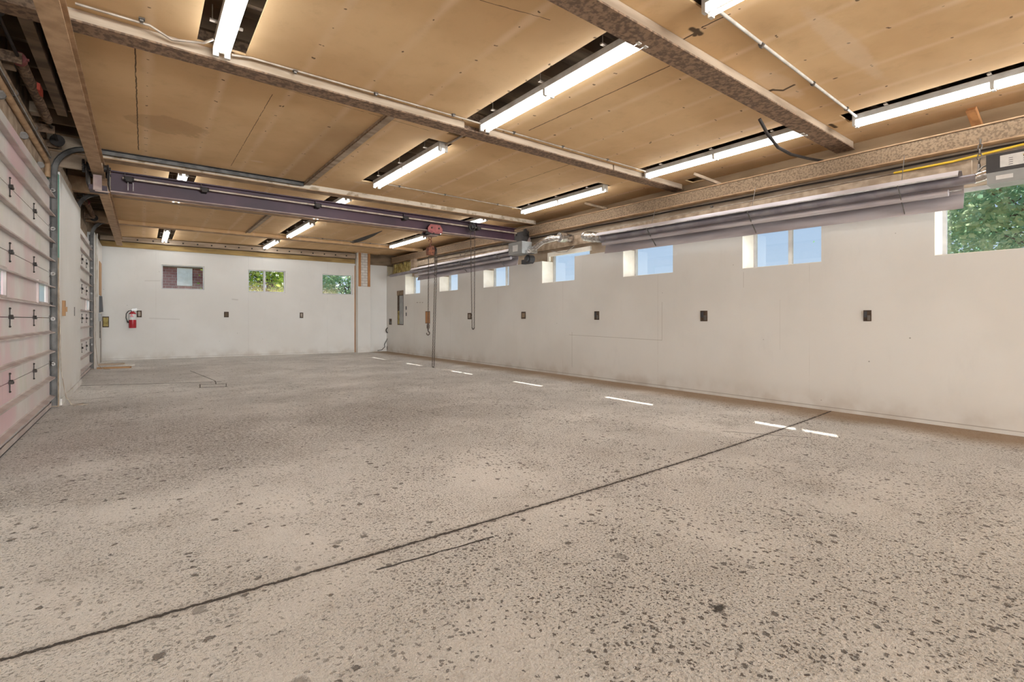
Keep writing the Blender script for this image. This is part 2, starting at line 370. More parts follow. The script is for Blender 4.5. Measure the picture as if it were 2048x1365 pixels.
M['grey_win'] = simple('window_aluminium', (.30,.34,.36), (.24,.27,.29), 6, .45, .3)
M['insul'] = simple('yellow_insulation', (.42,.34,.12), (.22,.16,.05), 9, .9, bmp=.5)
M['green'] = simple('faded_green_paint', (.12,.30,.23), (.10,.22,.17), 6, .6, stretch=(4,4,.5))
M['ground'] = simple('outdoor_ground', (.30,.29,.24), (.20,.24,.13), .6, .9)
M['bark'] = simple('bark', (.16,.12,.09), (.09,.065,.05), 10, .9, bmp=.5)
def leaf(name, a, b):
    m = simple(name, a, b, 3.2, .5, lo=.4, hi=.6); t = m.node_tree; pb = t.nodes['Principled BSDF']
    tl = t.nodes.new('ShaderNodeBsdfTranslucent'); mx = t.nodes.new('ShaderNodeMixShader'); mx.inputs[0].default_value = .5
    t.links.new(pb.inputs['Base Color'].links[0].from_socket, tl.inputs[0])
    t.links.new(pb.outputs[0], mx.inputs[1]); t.links.new(tl.outputs[0], mx.inputs[2]); t.links.new(mx.outputs[0], t.nodes['Material Output'].inputs['Surface']); return m
M['leaf_a'] = leaf('leaf_green', (.28,.46,.08), (.66,.74,.16))
M['leaf_b'] = leaf('leaf_blue_green', (.22,.42,.27), (.50,.64,.40))
M['roof'] = simple('outside_roof', (.25,.2,.17), None, 4, .8)
n = NT('tube_glow'); n.b.inputs['Emission Color'].default_value = (.95, .98, 1, 1); n.b.inputs['Emission Strength'].default_value = TUBE_STRENGTH
M['tube'] = n.done((.8,.8,.78), .4)
n = NT('window_glass'); t_ = n.t
tr = t_.nodes.new('ShaderNodeBsdfTransparent'); gl = t_.nodes.new('ShaderNodeBsdfGlossy'); mxs = t_.nodes.new('ShaderNodeMixShader')
gl.inputs['Roughness'].default_value = .02; mxs.inputs[0].default_value = .06
n.L(tr.outputs[0], mxs.inputs[1]); n.L(gl.outputs[0], mxs.inputs[2]); n.L(mxs.outputs[0], t_.nodes['Material Output'].inputs['Surface'])
M['glass'] = n.m
n = NT('frosted_door_lite'); tl = n.t.nodes.new('ShaderNodeBsdfTranslucent'); tl.inputs[0].default_value = (1,.96,.88,1)
tr = n.t.nodes.new('ShaderNodeBsdfTransparent'); mxs = n.t.nodes.new('ShaderNodeMixShader'); mxs.inputs[0].default_value = .96
n.L(tr.outputs[0], mxs.inputs[1]); n.L(tl.outputs[0], mxs.inputs[2]); n.L(mxs.outputs[0], n.t.nodes['Material Output'].inputs['Surface'])
M['frost'] = n.m
# brick
def brick(name, c1, c2, mo, sc):
    n = NT(name); X, Y, Z = n.sep(); cb = n.t.nodes.new('ShaderNodeCombineXYZ'); n.L(X, cb.inputs[0]); n.L(Z, cb.inputs[1])
    b = n.t.nodes.new('ShaderNodeTexBrick'); b.inputs['Scale'].default_value = sc; b.inputs['Mortar Size'].default_value = .02
    b.inputs['Color1'].default_value = (*c1,1); b.inputs['Color2'].default_value = (*c2,1); b.inputs['Mortar'].default_value = (*mo,1)
    b.inputs['Brick Width'].default_value = .5; b.inputs['Row Height'].default_value = .25
    n.L(cb.outputs[0], b.inputs['Vector']); n.bump(b.outputs['Fac'], -.3, .01)
    return n.done(b.outputs['Color'], .8)
M['brick_out'] = brick('red_brick', (.24,.085,.075), (.32,.13,.115), (.34,.25,.23), 2.2)
M['brick_white'] = brick('whitewashed_brick', (.68,.65,.61), (.60,.57,.53), (.38,.35,.32), 2.6)
# overhead door paint
n = NT('streaked_door_paint'); X, Y, Z = n.sep()
pk = n.m1('MULTIPLY', n.ramp(n.noise(1.1, 3), .42, .62), n.ramp(Y, 8.6, 6.2, .25, .95))
c = n.mix(n.ramp(n.noise(1.6, 4), .35, .65), (.78,.76,.73), (.68,.66,.63))
c = n.mix(pk, c, (.74,.52,.55))
c = n.mix(n.m1('MULTIPLY', n.ramp(n.noise(2.2, 5, n.scale((1,6,.6)), rough=.7), .55, .8), .4), c, (.45,.43,.42))
c = n.mix(n.m1('MULTIPLY', n.ramp(n.noise(1.9, 2, loc_ := n.scale((1,1,1), loc=(5,2,9))), .6, .7), .25), c, (.55,.62,.45))
n.bump(n.noise(3, 3), .1, .01)
M['door'] = n.done(c, .42, .15, spec=.5)
M['rib'] = simple('door_rib_paint', (.60,.53,.50), (.45,.37,.35), 3, .45, .2)

# ================================================================== STRUCTURE
Y0 = -14.0
fl = MB()
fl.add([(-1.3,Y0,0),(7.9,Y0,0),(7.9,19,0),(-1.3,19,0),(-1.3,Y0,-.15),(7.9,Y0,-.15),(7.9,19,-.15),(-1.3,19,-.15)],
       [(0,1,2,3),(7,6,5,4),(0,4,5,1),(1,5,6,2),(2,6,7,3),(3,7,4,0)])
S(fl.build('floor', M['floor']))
gd = MB(); gd.box((-90,-90,-.3),(90,90,-.16)); S(gd.build('ground', M['ground']))

# fixture rows (centre x, y0, y1) and the slots cut in the boards
FIX = [(.56,2.58,4.96),(3.36,2.58,4.96),(6.60,2.60,4.98),(3.43,-.35,2.05),(6.82,-.25,2.17),(3.30,5.88,8.28),(6.66,5.95,8.38),
       (.54,9.45,11.72),(3.20,9.45,11.72),(6.42,9.45,11.72),(.54,15.75,18.0),(3.33,12.45,14.9),(3.24,15.85,17.65),(6.45,12.55,14.95)]
SLOTS = []
for (x, a, b) in FIX:
    l, r = ((.18,.20) if x < 1 else (.25,.14) if x < 5 else (.24,.09))
    SLOTS.append((x-l, x+r, a-.05, b+.06))
SLOTS += [(3.16,3.42,5.32,5.55), (7.52,7.76,4.66,4.90)]
XC0, XC1 = -.62, 7.86
def slab_with_holes(mb, x0, x1, y0, y1, z0, z1, holes):
    xs = sorted({x0, x1, *[min(max(h[i], x0), x1) for h in holes for i in (0,1)]}); ys = sorted({y0, y1, *[min(max(h[i], y0), y1) for h in holes for i in (2,3)]})
    inside = lambda x, y: any(h[0] < x < h[1] and h[2] < y < h[3] for h in holes)
    ok = [[not inside((xs[i]+xs[i+1])/2, (ys[j]+ys[j+1])/2) for j in range(len(ys)-1)] for i in range(len(xs)-1)]
    for i in range(len(xs)-1):
        for j in range(len(ys)-1):
            if not ok[i][j]: continue
            a, b, c_, d = xs[i], xs[i+1], ys[j], ys[j+1]
            mb.add([(a,c_,z0),(a,d,z0),(b,d,z0),(b,c_,z0)], [(0,1,2,3)]); mb.add([(a,c_,z1),(b,c_,z1),(b,d,z1),(a,d,z1)], [(0,1,2,3)])
            if i == 0 or not ok[i-1][j]: mb.add([(a,c_,z0),(a,c_,z1),(a,d,z1),(a,d,z0)], [(0,1,2,3)])
            if i == len(xs)-2 or not ok[i+1][j]: mb.add([(b,c_,z0),(b,d,z0),(b,d,z1),(b,c_,z1)], [(0,1,2,3)])
            if j == 0 or not ok[i][j-1]: mb.add([(a,c_,z0),(b,c_,z0),(b,c_,z1),(a,c_,z1)], [(0,1,2,3)])
            if j == len(ys)-2 or not ok[i][j+1]: mb.add([(a,d,z0),(a,d,z1),(b,d,z1),(b,d,z0)], [(0,1,2,3)])
mb = MB(); slab_with_holes(mb, XC0, XC1, Y0, 18.5, ZC, ZC+.02, SLOTS)
ceil = S(mb.build('ceiling', M['ceiling']))
mb = MB(); mb.box((-1.4,Y0-.1,4.02),(8.1,19,4.12)); dk_ = mb.build('roof_deck', M['deck'], ceil)
for k in range(54):
    y = -13.8+k*.61
    if y > 18.2: break
    mb = MB(); mb.box((-1.07,y,3.80),(7.74,y+.045,4.02)); mb.build('joist', M['deck'], ceil)
for (pts, wdt) in [(((690,488.5),(764,462)), .17)]:      # sagging gap between two boards
    A, B = on_z(*pts[0], ZC-.006), on_z(*pts[1], ZC-.006)
    mb = MB(); ln = []; rn = []
    for k in range(9):
        t = k/8; p = A.lerp(B, t); hw = wdt*math.sin(PI*min(1, t*1.05+.02))**.8*.6+.006
        ln.append(Vector((p.x-hw*.3, p.y, ZC-.002))); rn.append(Vector((p.x+hw, p.y, ZC-.002-hw*.35)))
    vs_ = ln+rn+[q+Vector((.006,0,-.008)) for q in rn]
    fs = []
    for k in range(8): fs.append((k, k+1, 9+k+1, 9+k)); fs.append((9+k, 9+k+1, 18+k+1, 18+k))
    mb.add(vs_, fs); mb.build('board_gap', M['dark'], ceil)

# ---- right wall: furred white panel in front of a masonry wall with deep windows
WR = []   # y_near, y_far, sill
for (uf, vf, yn, inside) in [(810.4,589.7,14.55,0),(879,584,12.1,0),(966.9,576.2,9.62,0),(1084,567,7.12,0),(1246,554.6,4.91,0),(1484.5,537.9,2.63,0),(1868.4,511.8,-.75,0)]:
    p = on_r(uf, vf); WR.append((yn, p.y, p.z))
WR.sort()
FUR = .27
def rbox(mb, y0, y1, o0, o1, z0, z1, z1b=None):
    z1b = z1 if z1b is None else z1b
    a0, b0, a1, b1 = xr(y0)+o0, xr(y0)+o1, xr(y1)+o0, xr(y1)+o1
    mb.hexa([(a0,y0,z0),(b0,y0,z0),(b1,y1,z0),(a1,y1,z0),(a0,y0,z1),(b0,y0,z1),(b1,y1,z1b),(a1,y1,z1b)])
mas = MB(); pan = MB(); upw = MB()
cur = Y0; HEAD = 2.70
def ptop(y): return 2.81 if y > 13.5 else 2.52
for k, (a, b, s) in enumerate(WR+[(17.6,17.6,0)]):
    rbox(mas, cur, a, FUR, FUR+.13, 0, 3.28); rbox(upw, cur, a, .62, .74, 3.2, 4.02); rbox(upw, cur, a, FUR+.131, .62, 3.2, 3.28)
    top = ptop((cur+a)/2)
    if cur < 14 and k < 7: top = 2.52
    y_a = a
    if k == 3:    # the board beside window 4 laps the opening
        pass
    rbox(pan, cur, y_a, 0, FUR-.001, 0, top)
    if k < 7:
        rbox(mas, a, b, FUR, FUR+.13, 0, s-.02); rbox(mas, a, b, FUR, FUR+.13, HEAD, 3.28); rbox(upw, a, b, .62, .74, 3.2, 4.02); rbox(upw, a, b, FUR+.131, .62, 3.2, 3.28)
        rbox(pan, a, b, 0, FUR-.001, 0, s)
    cur = b
wr = S(mas.build('wall_right', M['masonry']))
upw.build('upper_lining', M['lining'], wr)
pn = pan.build('furred_panel', M['wall_r'], wr)
mb = MB(); a, b = 7.12, 7.30
rbox(mb, 7.10, 7.30, -.002, .012, WR[3][2], 2.52); mb.build('lapping_board', M['wall_r'], wr)
for k, (a, b, s) in enumerate(WR):
    root = struct_root('window_%d' % (k+1), (xr(a)+FUR, (a+b)/2, s))
    o0, o1 = FUR+.06, FUR+.12
    mb = MB(); fr = .04
    rbox(mb, a, a+fr, o0, o1, s, HEAD); rbox(mb, b-fr, b, o0, o1, s, HEAD); rbox(mb, a+fr, b-fr, o0, o1, s, s+fr*.7); rbox(mb, a+fr, b-fr, o0, o1, HEAD-fr, HEAD)
    mb.build('window_frame', M['vinyl'], root)
    if k in (0,2,4,5,6) or True:
        if k not in (2, 3+0) and k != 6:
            mid_ = (a+b)/2
            mb = MB(); rbox(mb, mid_-.025, mid_+.025, o0+.005, o1-.005, s+fr*.7, HEAD-fr)
            if k in (1, 4, 5, 6): mb.build('mullion', M['vinyl'], root)
            else: mb.build('mullion', M['vinyl'], root)
    mb = MB(); rbox(mb, a+fr, b-fr, o0+.028, o0+.032, s+fr*.7, HEAD-fr); mb.build('glass', M['glass'], root)
    mb = MB(); rbox(mb, b-.006, b-.0005, 0.002, o0, s+.002, min(HEAD, ptop(b)) - .002 if k != 3 else 2.52)
    rbox(mb, a+.0005, a+.006, 0.002, o0, s+.002, 2.51)
    rbox(mb, a+.006, b-.006, 0.002, o0, s+.0005, s+.006)
    mb.build('reveal_lining', M['cream'], root)
    if k == 3:
        mb = MB(); rbox(mb, a-.06, b+.06, FUR-.05, FUR-.004, HEAD-.06, HEAD+.03); rbox(mb, b, b+.06, FUR-.05, FUR-.004, 2.53, HEAD-.06)
        mb.build('window_casing', M['cream'], root)

# ---- back wall
bk = MB(); ZW0, ZW1 = 3.32, 3.20
def bbox(mb, x0, x1, o0, o1, z0, z1, z1b=None):
    z1b = z1 if z1b is None else z1b
    mb.hexa([(x0,yb(x0)-o0,z0),(x1,yb(x1)-o0,z0),(x1,yb(x1)+o1,z0),(x0,yb(x0)+o1,z0),(x0,yb(x0)-o0,z1),(x1,yb(x1)-o0,z1b),(x1,yb(x1)+o1,z1b),(x0,yb(x0)+o1,z1)])
WB = []
for (ul, ur, vt, vbm) in [(322.9,409.2,528.5,580.5),(496.4,571.5,539,586.2),(644.8,706.0,547.5,590.3)]:
    l = on_b(ul, vt); r = on_b(ur, vbm); WB.append((l.x, r.x, r.z, l.z))
def zwt(x): return ZW0+(ZW1-ZW0)*(x+.93)/8.2
cur = -1.3
for (a, b, z0, z1) in WB+[(7.33,7.33,0,0)]:
    bbox(bk, cur, a, 0, .2, 0, zwt(cur), zwt(a))
    if b > a: bbox(bk, a, b, 0, .2, 0, z0); bbox(bk, a, b, 0, .2, z1, zwt(a), zwt(b))
    cur = b
wb = S(bk.build('wall_back', M['wall_b']))
mb = MB(); bbox(mb, -1.3, 8.1, -.07, .2, 3.20, 4.02); mb.build('upper_sheathing', M['wood_dark'], wb)
for i, (a, b, z0, z1) in enumerate(WB):
    root = struct_root('window_%d' % (8+i), ((a+b)/2, yb((a+b)/2), z0))
    mb = MB(); f = .035
    bbox(mb, a, a+f, -.10, .16, z0, z1); bbox(mb, b-f, b, -.10, .16, z0, z1); bbox(mb, a+f, b-f, -.10, .16, z0, z0+f); bbox(mb, a+f, b-f, -.10, .16, z1-f, z1)
    mb.build('window_frame', M['vinyl'], root)
    if i == 1:
        m_x = a+(b-a)*.44; mb = MB(); bbox(mb, m_x-.03, m_x+.03, -.10, .15, z0+f, z1-f); mb.build('mullion', M['vinyl'], root)
    mb = MB(); bbox(mb, a+f, b-f, -.125, .13, z0+f, z1-f); mb.build('glass', M['glass'], root)
    mb = MB(); bbox(mb, b-.008, b-.0005, -.002, .1, z0+.001, z1-.001); bbox(mb, a+.0005, b-.008, -.002, .1, z1-.008, z1-.001); mb.build('reveal_lining', M['cream'], root)

# timber plate and bolted ledger along the back wall
p = thing('timber_plate', 'yellowed timber plate running along the top edge of the white back wall', 'timber plate', (3,yb(3),3.25))
mb = MB(); mb.hexa([(-.95,yb(-.95)-.04,zwt(-.95)),(6.15,yb(6.15)-.04,zwt(6.15)),(6.15,yb(6.15)+.06,zwt(6.15)),(-.95,yb(-.95)+.06,zwt(-.95)),
                    (-.95,yb(-.95)-.04,zwt(-.95)+.15),(6.15,yb(6.15)-.04,zwt(6.15)+.15),(6.15,yb(6.15)+.06,zwt(6.15)+.15),(-.95,yb(-.95)+.06,zwt(-.95)+.15)])
mb.build('plank', M['wood_yel'], p)
p = thing('ledger_board', 'pale ledger board with a row of dark bolts under the ceiling at the back wall', 'ledger', (3,yb(3)-.1,3.5))
mb = MB(); mb.hexa([(-.95,yb(-.95)-.12,3.49),(6.15,yb(6.15)-.12,3.39),(6.15,yb(6.15)-.07,3.39),(-.95,yb(-.95)-.07,3.49),
                    (-.95,yb(-.95)-.12,3.612),(6.15,yb(6.15)-.12,3.56),(6.15,yb(6.15)-.07,3.56),(-.95,yb(-.95)-.07,3.612)])
mb.build('board', M['wood_grey'], p)
for k in range(17):
    x = -.1+k*.37; z = 3.56-.08*(x+.93)/7.1
    mb = MB(); mb.cyl((x,yb(x)-.15,z-.01),(x,yb(x)-.12,z-.01),.022,8); mb.build('bolt', M['dark'], p)

# ---- pillar in the back corner
pl_y = 17.22
px0, px1 = 6.17, 6.64
p = thing('chimney_pillar', 'white boarded pillar with exposed painted brick and two orange studs on top', 'pillar', (6.4,pl_y+.15,0))
mb = MB(); mb.box((px0+.03,pl_y+.03,0),(px1-.02,yb(6.64)-.01,ZC-.02)); mb.build('brick_core', M['brick_white'], p)
mb = MB(); mb.box((px0,pl_y,0),(px1,pl_y+.028,2.38)); mb.build('front_board', M['white'], p)
mb = MB(); mb.box((px0,pl_y+.029,0),(px0+.028,yb(px0)-.012,ZC-.02)); mb.build('side_board', M['white'], p)
for xx in (px0+.03, px1-.10):
    mb = MB(); mb.box((xx,pl_y+.002,2.385),(xx+.09,pl_y+.028,ZC-.03)); mb.build('stud', M['wood_org'], p)
mb = MB(); mb.box((px0-.10,pl_y-.05,ZC-.02),(px1+.35,pl_y+.35,ZC-.004)); mb.build('cap_board', M['ceiling'], p)
mb = MB(); mb.box((px0-.025,yb(px0)-.03,0.0),(px0-.004,yb(px0)-.004,3.15)); mb.build('edge_strip', M['wood_org'], p)

# ---- left wall
lw = MB(); D1 = (5.27, 8.96); D2 = (12.08, 15.26); DZ = 3.08
XL = -.985
for (a, b) in [(Y0, D1[0]), (D1[1], D2[0]), (D2[1], 18.5)]:
    lw.box((-1.35,a,0),(-1.08,b,4.02))
for (a, b) in (D1, D2): lw.box((-1.35,a,DZ),(-1.08,b,4.02))
wl = S(lw.build('wall_left', M['wood_dark']))
mb = MB(); mb.box((-1.078,9.18,0),(-.905,12.03,3.25)); wpnl = mb.build('pier_panel', M['white'], wl)
mb = MB(); mb.box((-.904,9.20,0.0),(-.885,12.03,.09)); S(mb.build('baseboard_left', M['white']))
mb = MB(); mb.box((-1.078,15.42,0),(-.905,18.2,3.30)); mb.build('pier_panel', M['white'], wl)
mb = MB(); mb.box((-1.078,Y0,0),(-.95,D1[0]-.1,3.25)); mb.build('pier_panel', M['white'], wl)
for (y, ) in [(9.10,),(15.34,)]:
    mb = MB(); mb.box((-1.07,y,0),(-.91,y+.075,2.05)); mb.build('jamb_edge', M['wood_grey'], wl)
    mb = MB(); mb.box((-1.07,y,2.05),(-.91,y+.075,3.2)); mb.build('jamb_edge', M['green'] if y < 10 else M['white'], wl)
    mb = MB(); mb.box((-1.078,y-.13,0),(-1.06,y-.002,3.25)); mb.build('door_jamb', M['wood_org'], wl)
for (a, b, nm) in [(D1[0], D1[1], 0), (D2[0], D2[1], 1)]:   # header planks above each door
    mb = MB(); mb.box((-1.078,a,DZ+.02),(-1.03,b,DZ+.30)); mb.build('header_plank', M['wood_grey'], wl)
mb = MB(); mb.box((-1.03,9.15,3.32),(-.45,9.20,3.75)); mb.build('cross_plank', M['wood_grey'], wl)
mb = MB(); mb.box((-1.078,9.2,3.26),(-1.0,12.0,3.6)); mb.build('upper_plank', M['wood_grey'], wl)

# ---- rear wall behind the camera with a made-up open bay to let light in
mb = MB(); mb.box((-1.35,Y0-.2,0),(-.45,Y0,4.02)); mb.box((7.0,Y0-.2,0),(8.3,Y0,4.02)); mb.box((-.45,Y0-.2,3.3),(7.0,Y0,4.02)); S(mb.build('wall_rear', M['white']))
mb = MB(); mb.box((7.7,17.4,0),(7.9,19,4.02)); mb.box((-1.35,18.6,0),(7.9,18.8,3.0)) if False else None
mb.build('corner_infill', M['masonry'], wr)

# ================================================================== CEILING BEAMS
def beam(label, y, plank=None, plank_gap=None, mt='rust', wd=.20, x0=-1.05, x1=7.74, ph=.10):
    r = thing('ceiling_beam', label, 'beam', ((x0+x1)/2, y+wd/2, ZB), 'steel ceiling beams')
    m = MB(); m.box((x0,y,ZB),(x1,y+wd,ZB+.015)); m.build('bottom_flange', M[mt], r)
    m = MB(); m.box((x0,y+wd/2-.006,ZB+.0152),(x1,y+wd/2+.006,ZB+.28)); m.build('web', M[mt], r)
    if plank:
        segs = [(XC0+.05, x1-.05)]
        if plank_gap: segs = [(XC0+.05, plank_gap[0]), (plank_gap[1], x1-1.9), (x1-1.87, x1-.05)]
        for (a, b) in segs:
            m = MB(); m.box((a,y+.004,ZB+.016),(b,y+.05,ZC-.003)); m.build('packing_plank', M[plank], r)
    return r
M['plank_l'] = simple('pale_weathered_plank', (.52,.42,.32), (.38,.295,.21), 4, .8, stretch=(.4,3,3), bmp=.2)
M['plaster'] = simple('cracked_plaster', (.60,.52,.42), (.36,.28,.19), 6, .9, bmp=.5, lo=.5, hi=.62)
beam('wide rust-brown steel beam crossing the ceiling nearest the camera at the upper right', 2.43, 'wood_grey', wd=.22)
beam('dark rusty beam with pale plank facing, running from the upper left corner over the long light', 5.06, 'plank_l', (3.13, 3.50))
beam('tan beam with cracked plaster facing just above the purple crane girder', 9.12, 'plaster', mt='rust_tan', wd=.22)
beam('tan ceiling beam directly behind the purple crane girder', 11.68, 'ceiling', mt='rust_tan')
beam('farthest thin tan ceiling beam, nearest the back wall', 15.15, 'ceiling', mt='rust_tan', wd=.18)

# strips along Y between the door tracks' ends
def strip(label, x, y0, y1):
    r = thing('track_hanger_rail', label, 'rail', (x,(y0+y1)/2,ZC-.05), 'hanger rails under the ceiling')
    m = MB(); m.box((x-.055,y0,ZC-.035),(x+.055,y1,ZC-.002)); m.build('rail_plate', M['wood_grey'], r)
    m = MB(); m.box((x-.055,y0,ZC-.05),(x-.045,y1,ZC-.035)); m.build('rail_lip', M['rust'], r)
strip('brown rail under the ceiling meeting the end of the nearer door track', 2.33, 5.28, 9.06)
strip('brown rail under the ceiling meeting the end of the farther door track', 2.33, 11.92, 15.1)

# ================================================================== CRANE
def ibeam(mb_list, path0, path1, bw, h, tf=.014, tw=.012):
    """returns nothing; path0/1 = bottom centre points at the ends; flange width bw"""
    a, b = Vector(path0), Vector(path1); d = (b-a).normalized(); sd_ = d.cross(Vector((0,0,1))).normalized()
    up = Vector((0,0,1))
    def bx(z0, z1, w2): return MB().obox((a+b)/2+up*(z0+z1)/2, (b-a)/2, sd_*w2/2, up*(z1-z0)/2)
    return bx(0, tf, bw), bx(tf+.0002, h-tf-.0002, tw), bx(h-tf, h, bw)
r = thing('crane_runway', 'tan steel runway beam along the left side above the roll-up doors', 'runway beam', (-.5,8,3.28), 'crane runways')
for nm, m in zip(('bottom_flange','web','top_flange'), ibeam(None, (-.497,-3,3.28), (-.497,17.6,3.28), .135, .19)): m.build(nm, M['rust_tan'], r)
for y in (5.0, 5.25, 9.75, 10.9, 13.2):
    m = MB(); m.cyl((-.49,y,3.40),(-.476,y,3.40),.02,8); m.build('bolt', M['dark'], r)
r = thing('crane_runway', 'pitted brown steel runway beam along the top of the right wall', 'runway beam', (7.4,8,3.1), 'crane runways')
A = Vector((7.30,-2.5,3.065)); B = Vector((7.48,17.15,3.28))
for nm, m in zip(('bottom_flange','web','top_flange'), ibeam(None, A, B, .15, .215, tw=.11)): m.build(nm, M['rust_pit'] if nm == 'web' else M['rust_tan'], r)

GY = 9.2
r = thing('bridge_girder', 'dark purple steel crane girder spanning the room between both runways', 'crane girder', (3.3,GY,3.05))
m = MB(); m.box((-.36,GY-.008,3.066),(7.08,GY+.008,3.345)); m.build('web', M['purple'], r)
m = MB(); m.box((-.36,GY-.09,3.05),(7.08,GY+.09,3.0655)); m.build('bottom_flange', M['purple_l'], r)
m = MB(); m.box((-.36,GY-.09,3.3455),(7.08,GY+.09,3.362)); m.build('top_flange', M['purple'], r)
# cross shaft
sh = thing('drive_shaft', 'thin steel drive shaft held along the front of the purple girder', 'shaft', (3.3,GY-.13,3.26))
m = MB(); m.cyl((-.22,GY-.13,3.262),(7.05,GY-.13,3.235),.017,10); m.build('shaft_rod', M['conduit'], sh)
for x in (-.15,.79,2.52,4.22,5.97):
    m = MB(); z = 3.262-.0037*(x+.22)
    m.box((x-.035,GY-.16,z-.045),(x+.035,GY-.0085,z+.03)); m.box((x-.05,GY-.15,z-.02),(x-.04,GY-.11,z+.075)); m.cyl((x-.06,GY-.13,z),(x+.06,GY-.13,z),.032,10)
    m.build('bearing_bracket', M['dark'], sh)
for x in (-.16,-.10):
    m = MB(); m.cyl((x,GY-.17,3.20),(x,GY-.17,3.08),.006,6); m.build('bracket_bolt', M['steel_l'], sh)
# end trucks
def truck(label, xc, zf, side):
    r = thing('end_truck', label, 'end truck', (xc,GY,zf-.2), 'crane end trucks')
    for s_ in (-1, 1):
        m = MB(); xx = xc+s_*.115
        m.prism([(0,-.30,-.03),(0,-.22,.12),(0,.22,.12),(0,.30,-.03),(0,.20,-.16),(0,-.20,-.16)], [(xx-.008,GY,zf),(xx+.008,GY,zf)]); spl = m.build('side_plate', M['dark'], r)
        for yy in (-.19, .19):
            m = MB(); m.cyl((xx-s_*.012,GY+yy,zf+.065),(xx-s_*.045,GY+yy,zf+.065),.05,14); m.cyl((xx+s_*.008,GY+yy,zf+.065),(xx+s_*.03,GY+yy,zf+.065),.022,10); m.build('wheel', M['dark'], spl)
    m = MB()
    for k in range(14):
        a = 2*PI*k/14; m.obox((xc-.15,GY-.19+.078*math.cos(a),zf+.065+.078*math.sin(a)), (.012,0,0), (0,.014*math.cos(a),.014*math.sin(a)), (0,-.007*math.sin(a),.007*math.cos(a)))
    m.cyl((xc-.16,GY-.19,zf+.065),(xc-.14,GY-.19,zf+.065),.072,18); m.build('gear', M['dark'], r)
    m = MB(); m.box((xc-.10,GY-.12,zf-.235),(xc+.10,GY+.12,zf-.165)); m.build('saddle', M['purple'], r)
    m = MB(); m.box((xc-.05,GY-.16,zf-.245),(xc+.045,GY-.125,zf-.03)); m.box((xc-.03,GY-.15,zf-.262),(xc+.13,GY-.12,zf-.246)); m.build('end_bracket', M['purple_l'], r)
    return r
truck('dark end truck with toothed gear gripping the left runway at the purple girder', -.497, 3.28, -1)
truck('dark end truck gripping the right runway where the purple girder ends', xr(GY)+.18, 3.20, 1)

# chain links
def links(mb, a, b, pitch=.036, r=.0042, lw=.011):
    a, b = Vector(a), Vector(b); L = (b-a).length; nL = max(2, int(L/pitch)); d = (b-a).normalized()
    ref = Vector((1,0,0)) if abs(d.x) < .9 else Vector((0,1,0)); s1 = d.cross(ref).normalized(); s2 = d.cross(s1)
    for k in range(nL):
        c = a+d*((k+.5)*L/nL); s_ = s1 if k % 2 else s2; hl = pitch*.62-lw
        pts = []
        for q in range(8):
            t = 2*PI*q/8; pts.append(c+s_*lw*math.cos(t)+d*(lw*math.sin(t)+(hl if math.sin(t) > 0 else -hl)))
        mb.tube(pts, r, 4, closed=True)
def hookpts(c, s=1., turn=0):
    c = Vector(c); P_ = []
    P_ += [c+Vector((0,0,.05*s)), c+Vector((0,0,.02*s))]
    for k in range(9):
        a = math.radians(75-k*33); P_.append(c+Vector((.028*s*math.cos(a), 0, -.018*s+.028*s*math.sin(a)-.01*s)))
    return P_
# trolley and hoist
TX = 4.90
r = thing('beam_trolley', 'faded red push trolley riding on the purple girder', 'trolley', (TX,GY,3.0))
for s_ in (-1, 1):
    m = MB(); yy = GY+s_*.115
    m.prism([(-.17,0,-.02),(-.17,0,.06),(-.11,0,.14),(.11,0,.14),(.17,0,.06),(.17,0,-.02),(.08,0,-.05),(-.08,0,-.05)], [(TX,yy-.006,3.05),(TX,yy+.006,3.05)]); spl = m.build('side_plate', M['hoist_red'], r)
    for xx in (-.085, .085):
        m = MB(); m.cyl((TX+xx,GY+s_*.106,3.105),(TX+xx,GY+s_*.06,3.105),.038,14); m.build('wheel', M['dark'], spl)
        m = MB(); m.cyl((TX+xx,GY+s_*.122,3.115),(TX+xx,GY+s_*.13,3.115),.02,6); m.build('axle_nut', M['dark'], spl)
m = MB(); m.cyl((TX-.04,GY-.13,3.0),(TX-.04,GY+.13,3.0),.018,10); m.box((TX-.2,GY-.105,2.975),(TX+.13,GY-.06,3.03)); m.box((TX-.2,GY+.06,2.975),(TX+.13,GY+.105,3.03)); m.build('cross_bar', M['dark'], r)
m = MB(); m.box((TX-.13,GY-.14,2.955),(TX+.06,GY+.14,2.968)); m.build('lower_plate', M['purple_l'], r)
HX = 4.84
r = thing('chain_hoist', 'rusty manual chain hoist hanging by its hook from the red trolley', 'hoist', (HX,GY,2.65))
m = MB()
pts = [(HX,GY,2.70),(HX,GY,2.77)]+[(HX+.032*math.sin(math.radians(a)),GY,2.845-.04*math.cos(math.radians(a))*1.2) for a in range(0,300,30)]
m.tube(pts, .013, 8); pts = [(HX+.03*math.cos(a*PI/5),GY+.0,2.925+.045*math.sin(a*PI/5)) for a in range(10)]; m.tube(pts, .010, 8, closed=True); m.build('top_hook', M['hoist_rust'], r)
m = MB(); m.prism([(-.07,0,-.09),(-.075,0,.05),(-.03,0,.10),(.05,0,.10),(.075,0,.03),(.065,0,-.09)], [(HX+.01,GY-.06,2.645),(HX+.01,GY+.06,2.645)]); m.build('gear_case', M['hoist_rust'], r)
m = MB(); m.cyl((HX+.088,GY,2.65),(HX+.118,GY,2.65),.085,20); m.build('hand_wheel', M['dark'], r)
m = MB(); links(m, (HX-.035,GY,2.56), (HX-.045,GY,1.11)); m.build('load_chain', M['chain'], r)
m = MB(); m.tube([(HX-.045,GY,1.12),(HX-.045,GY,1.08),(HX-.045,GY,1.02),(HX-.045,GY,.98)], [.012,.03,.03,.012], 10)
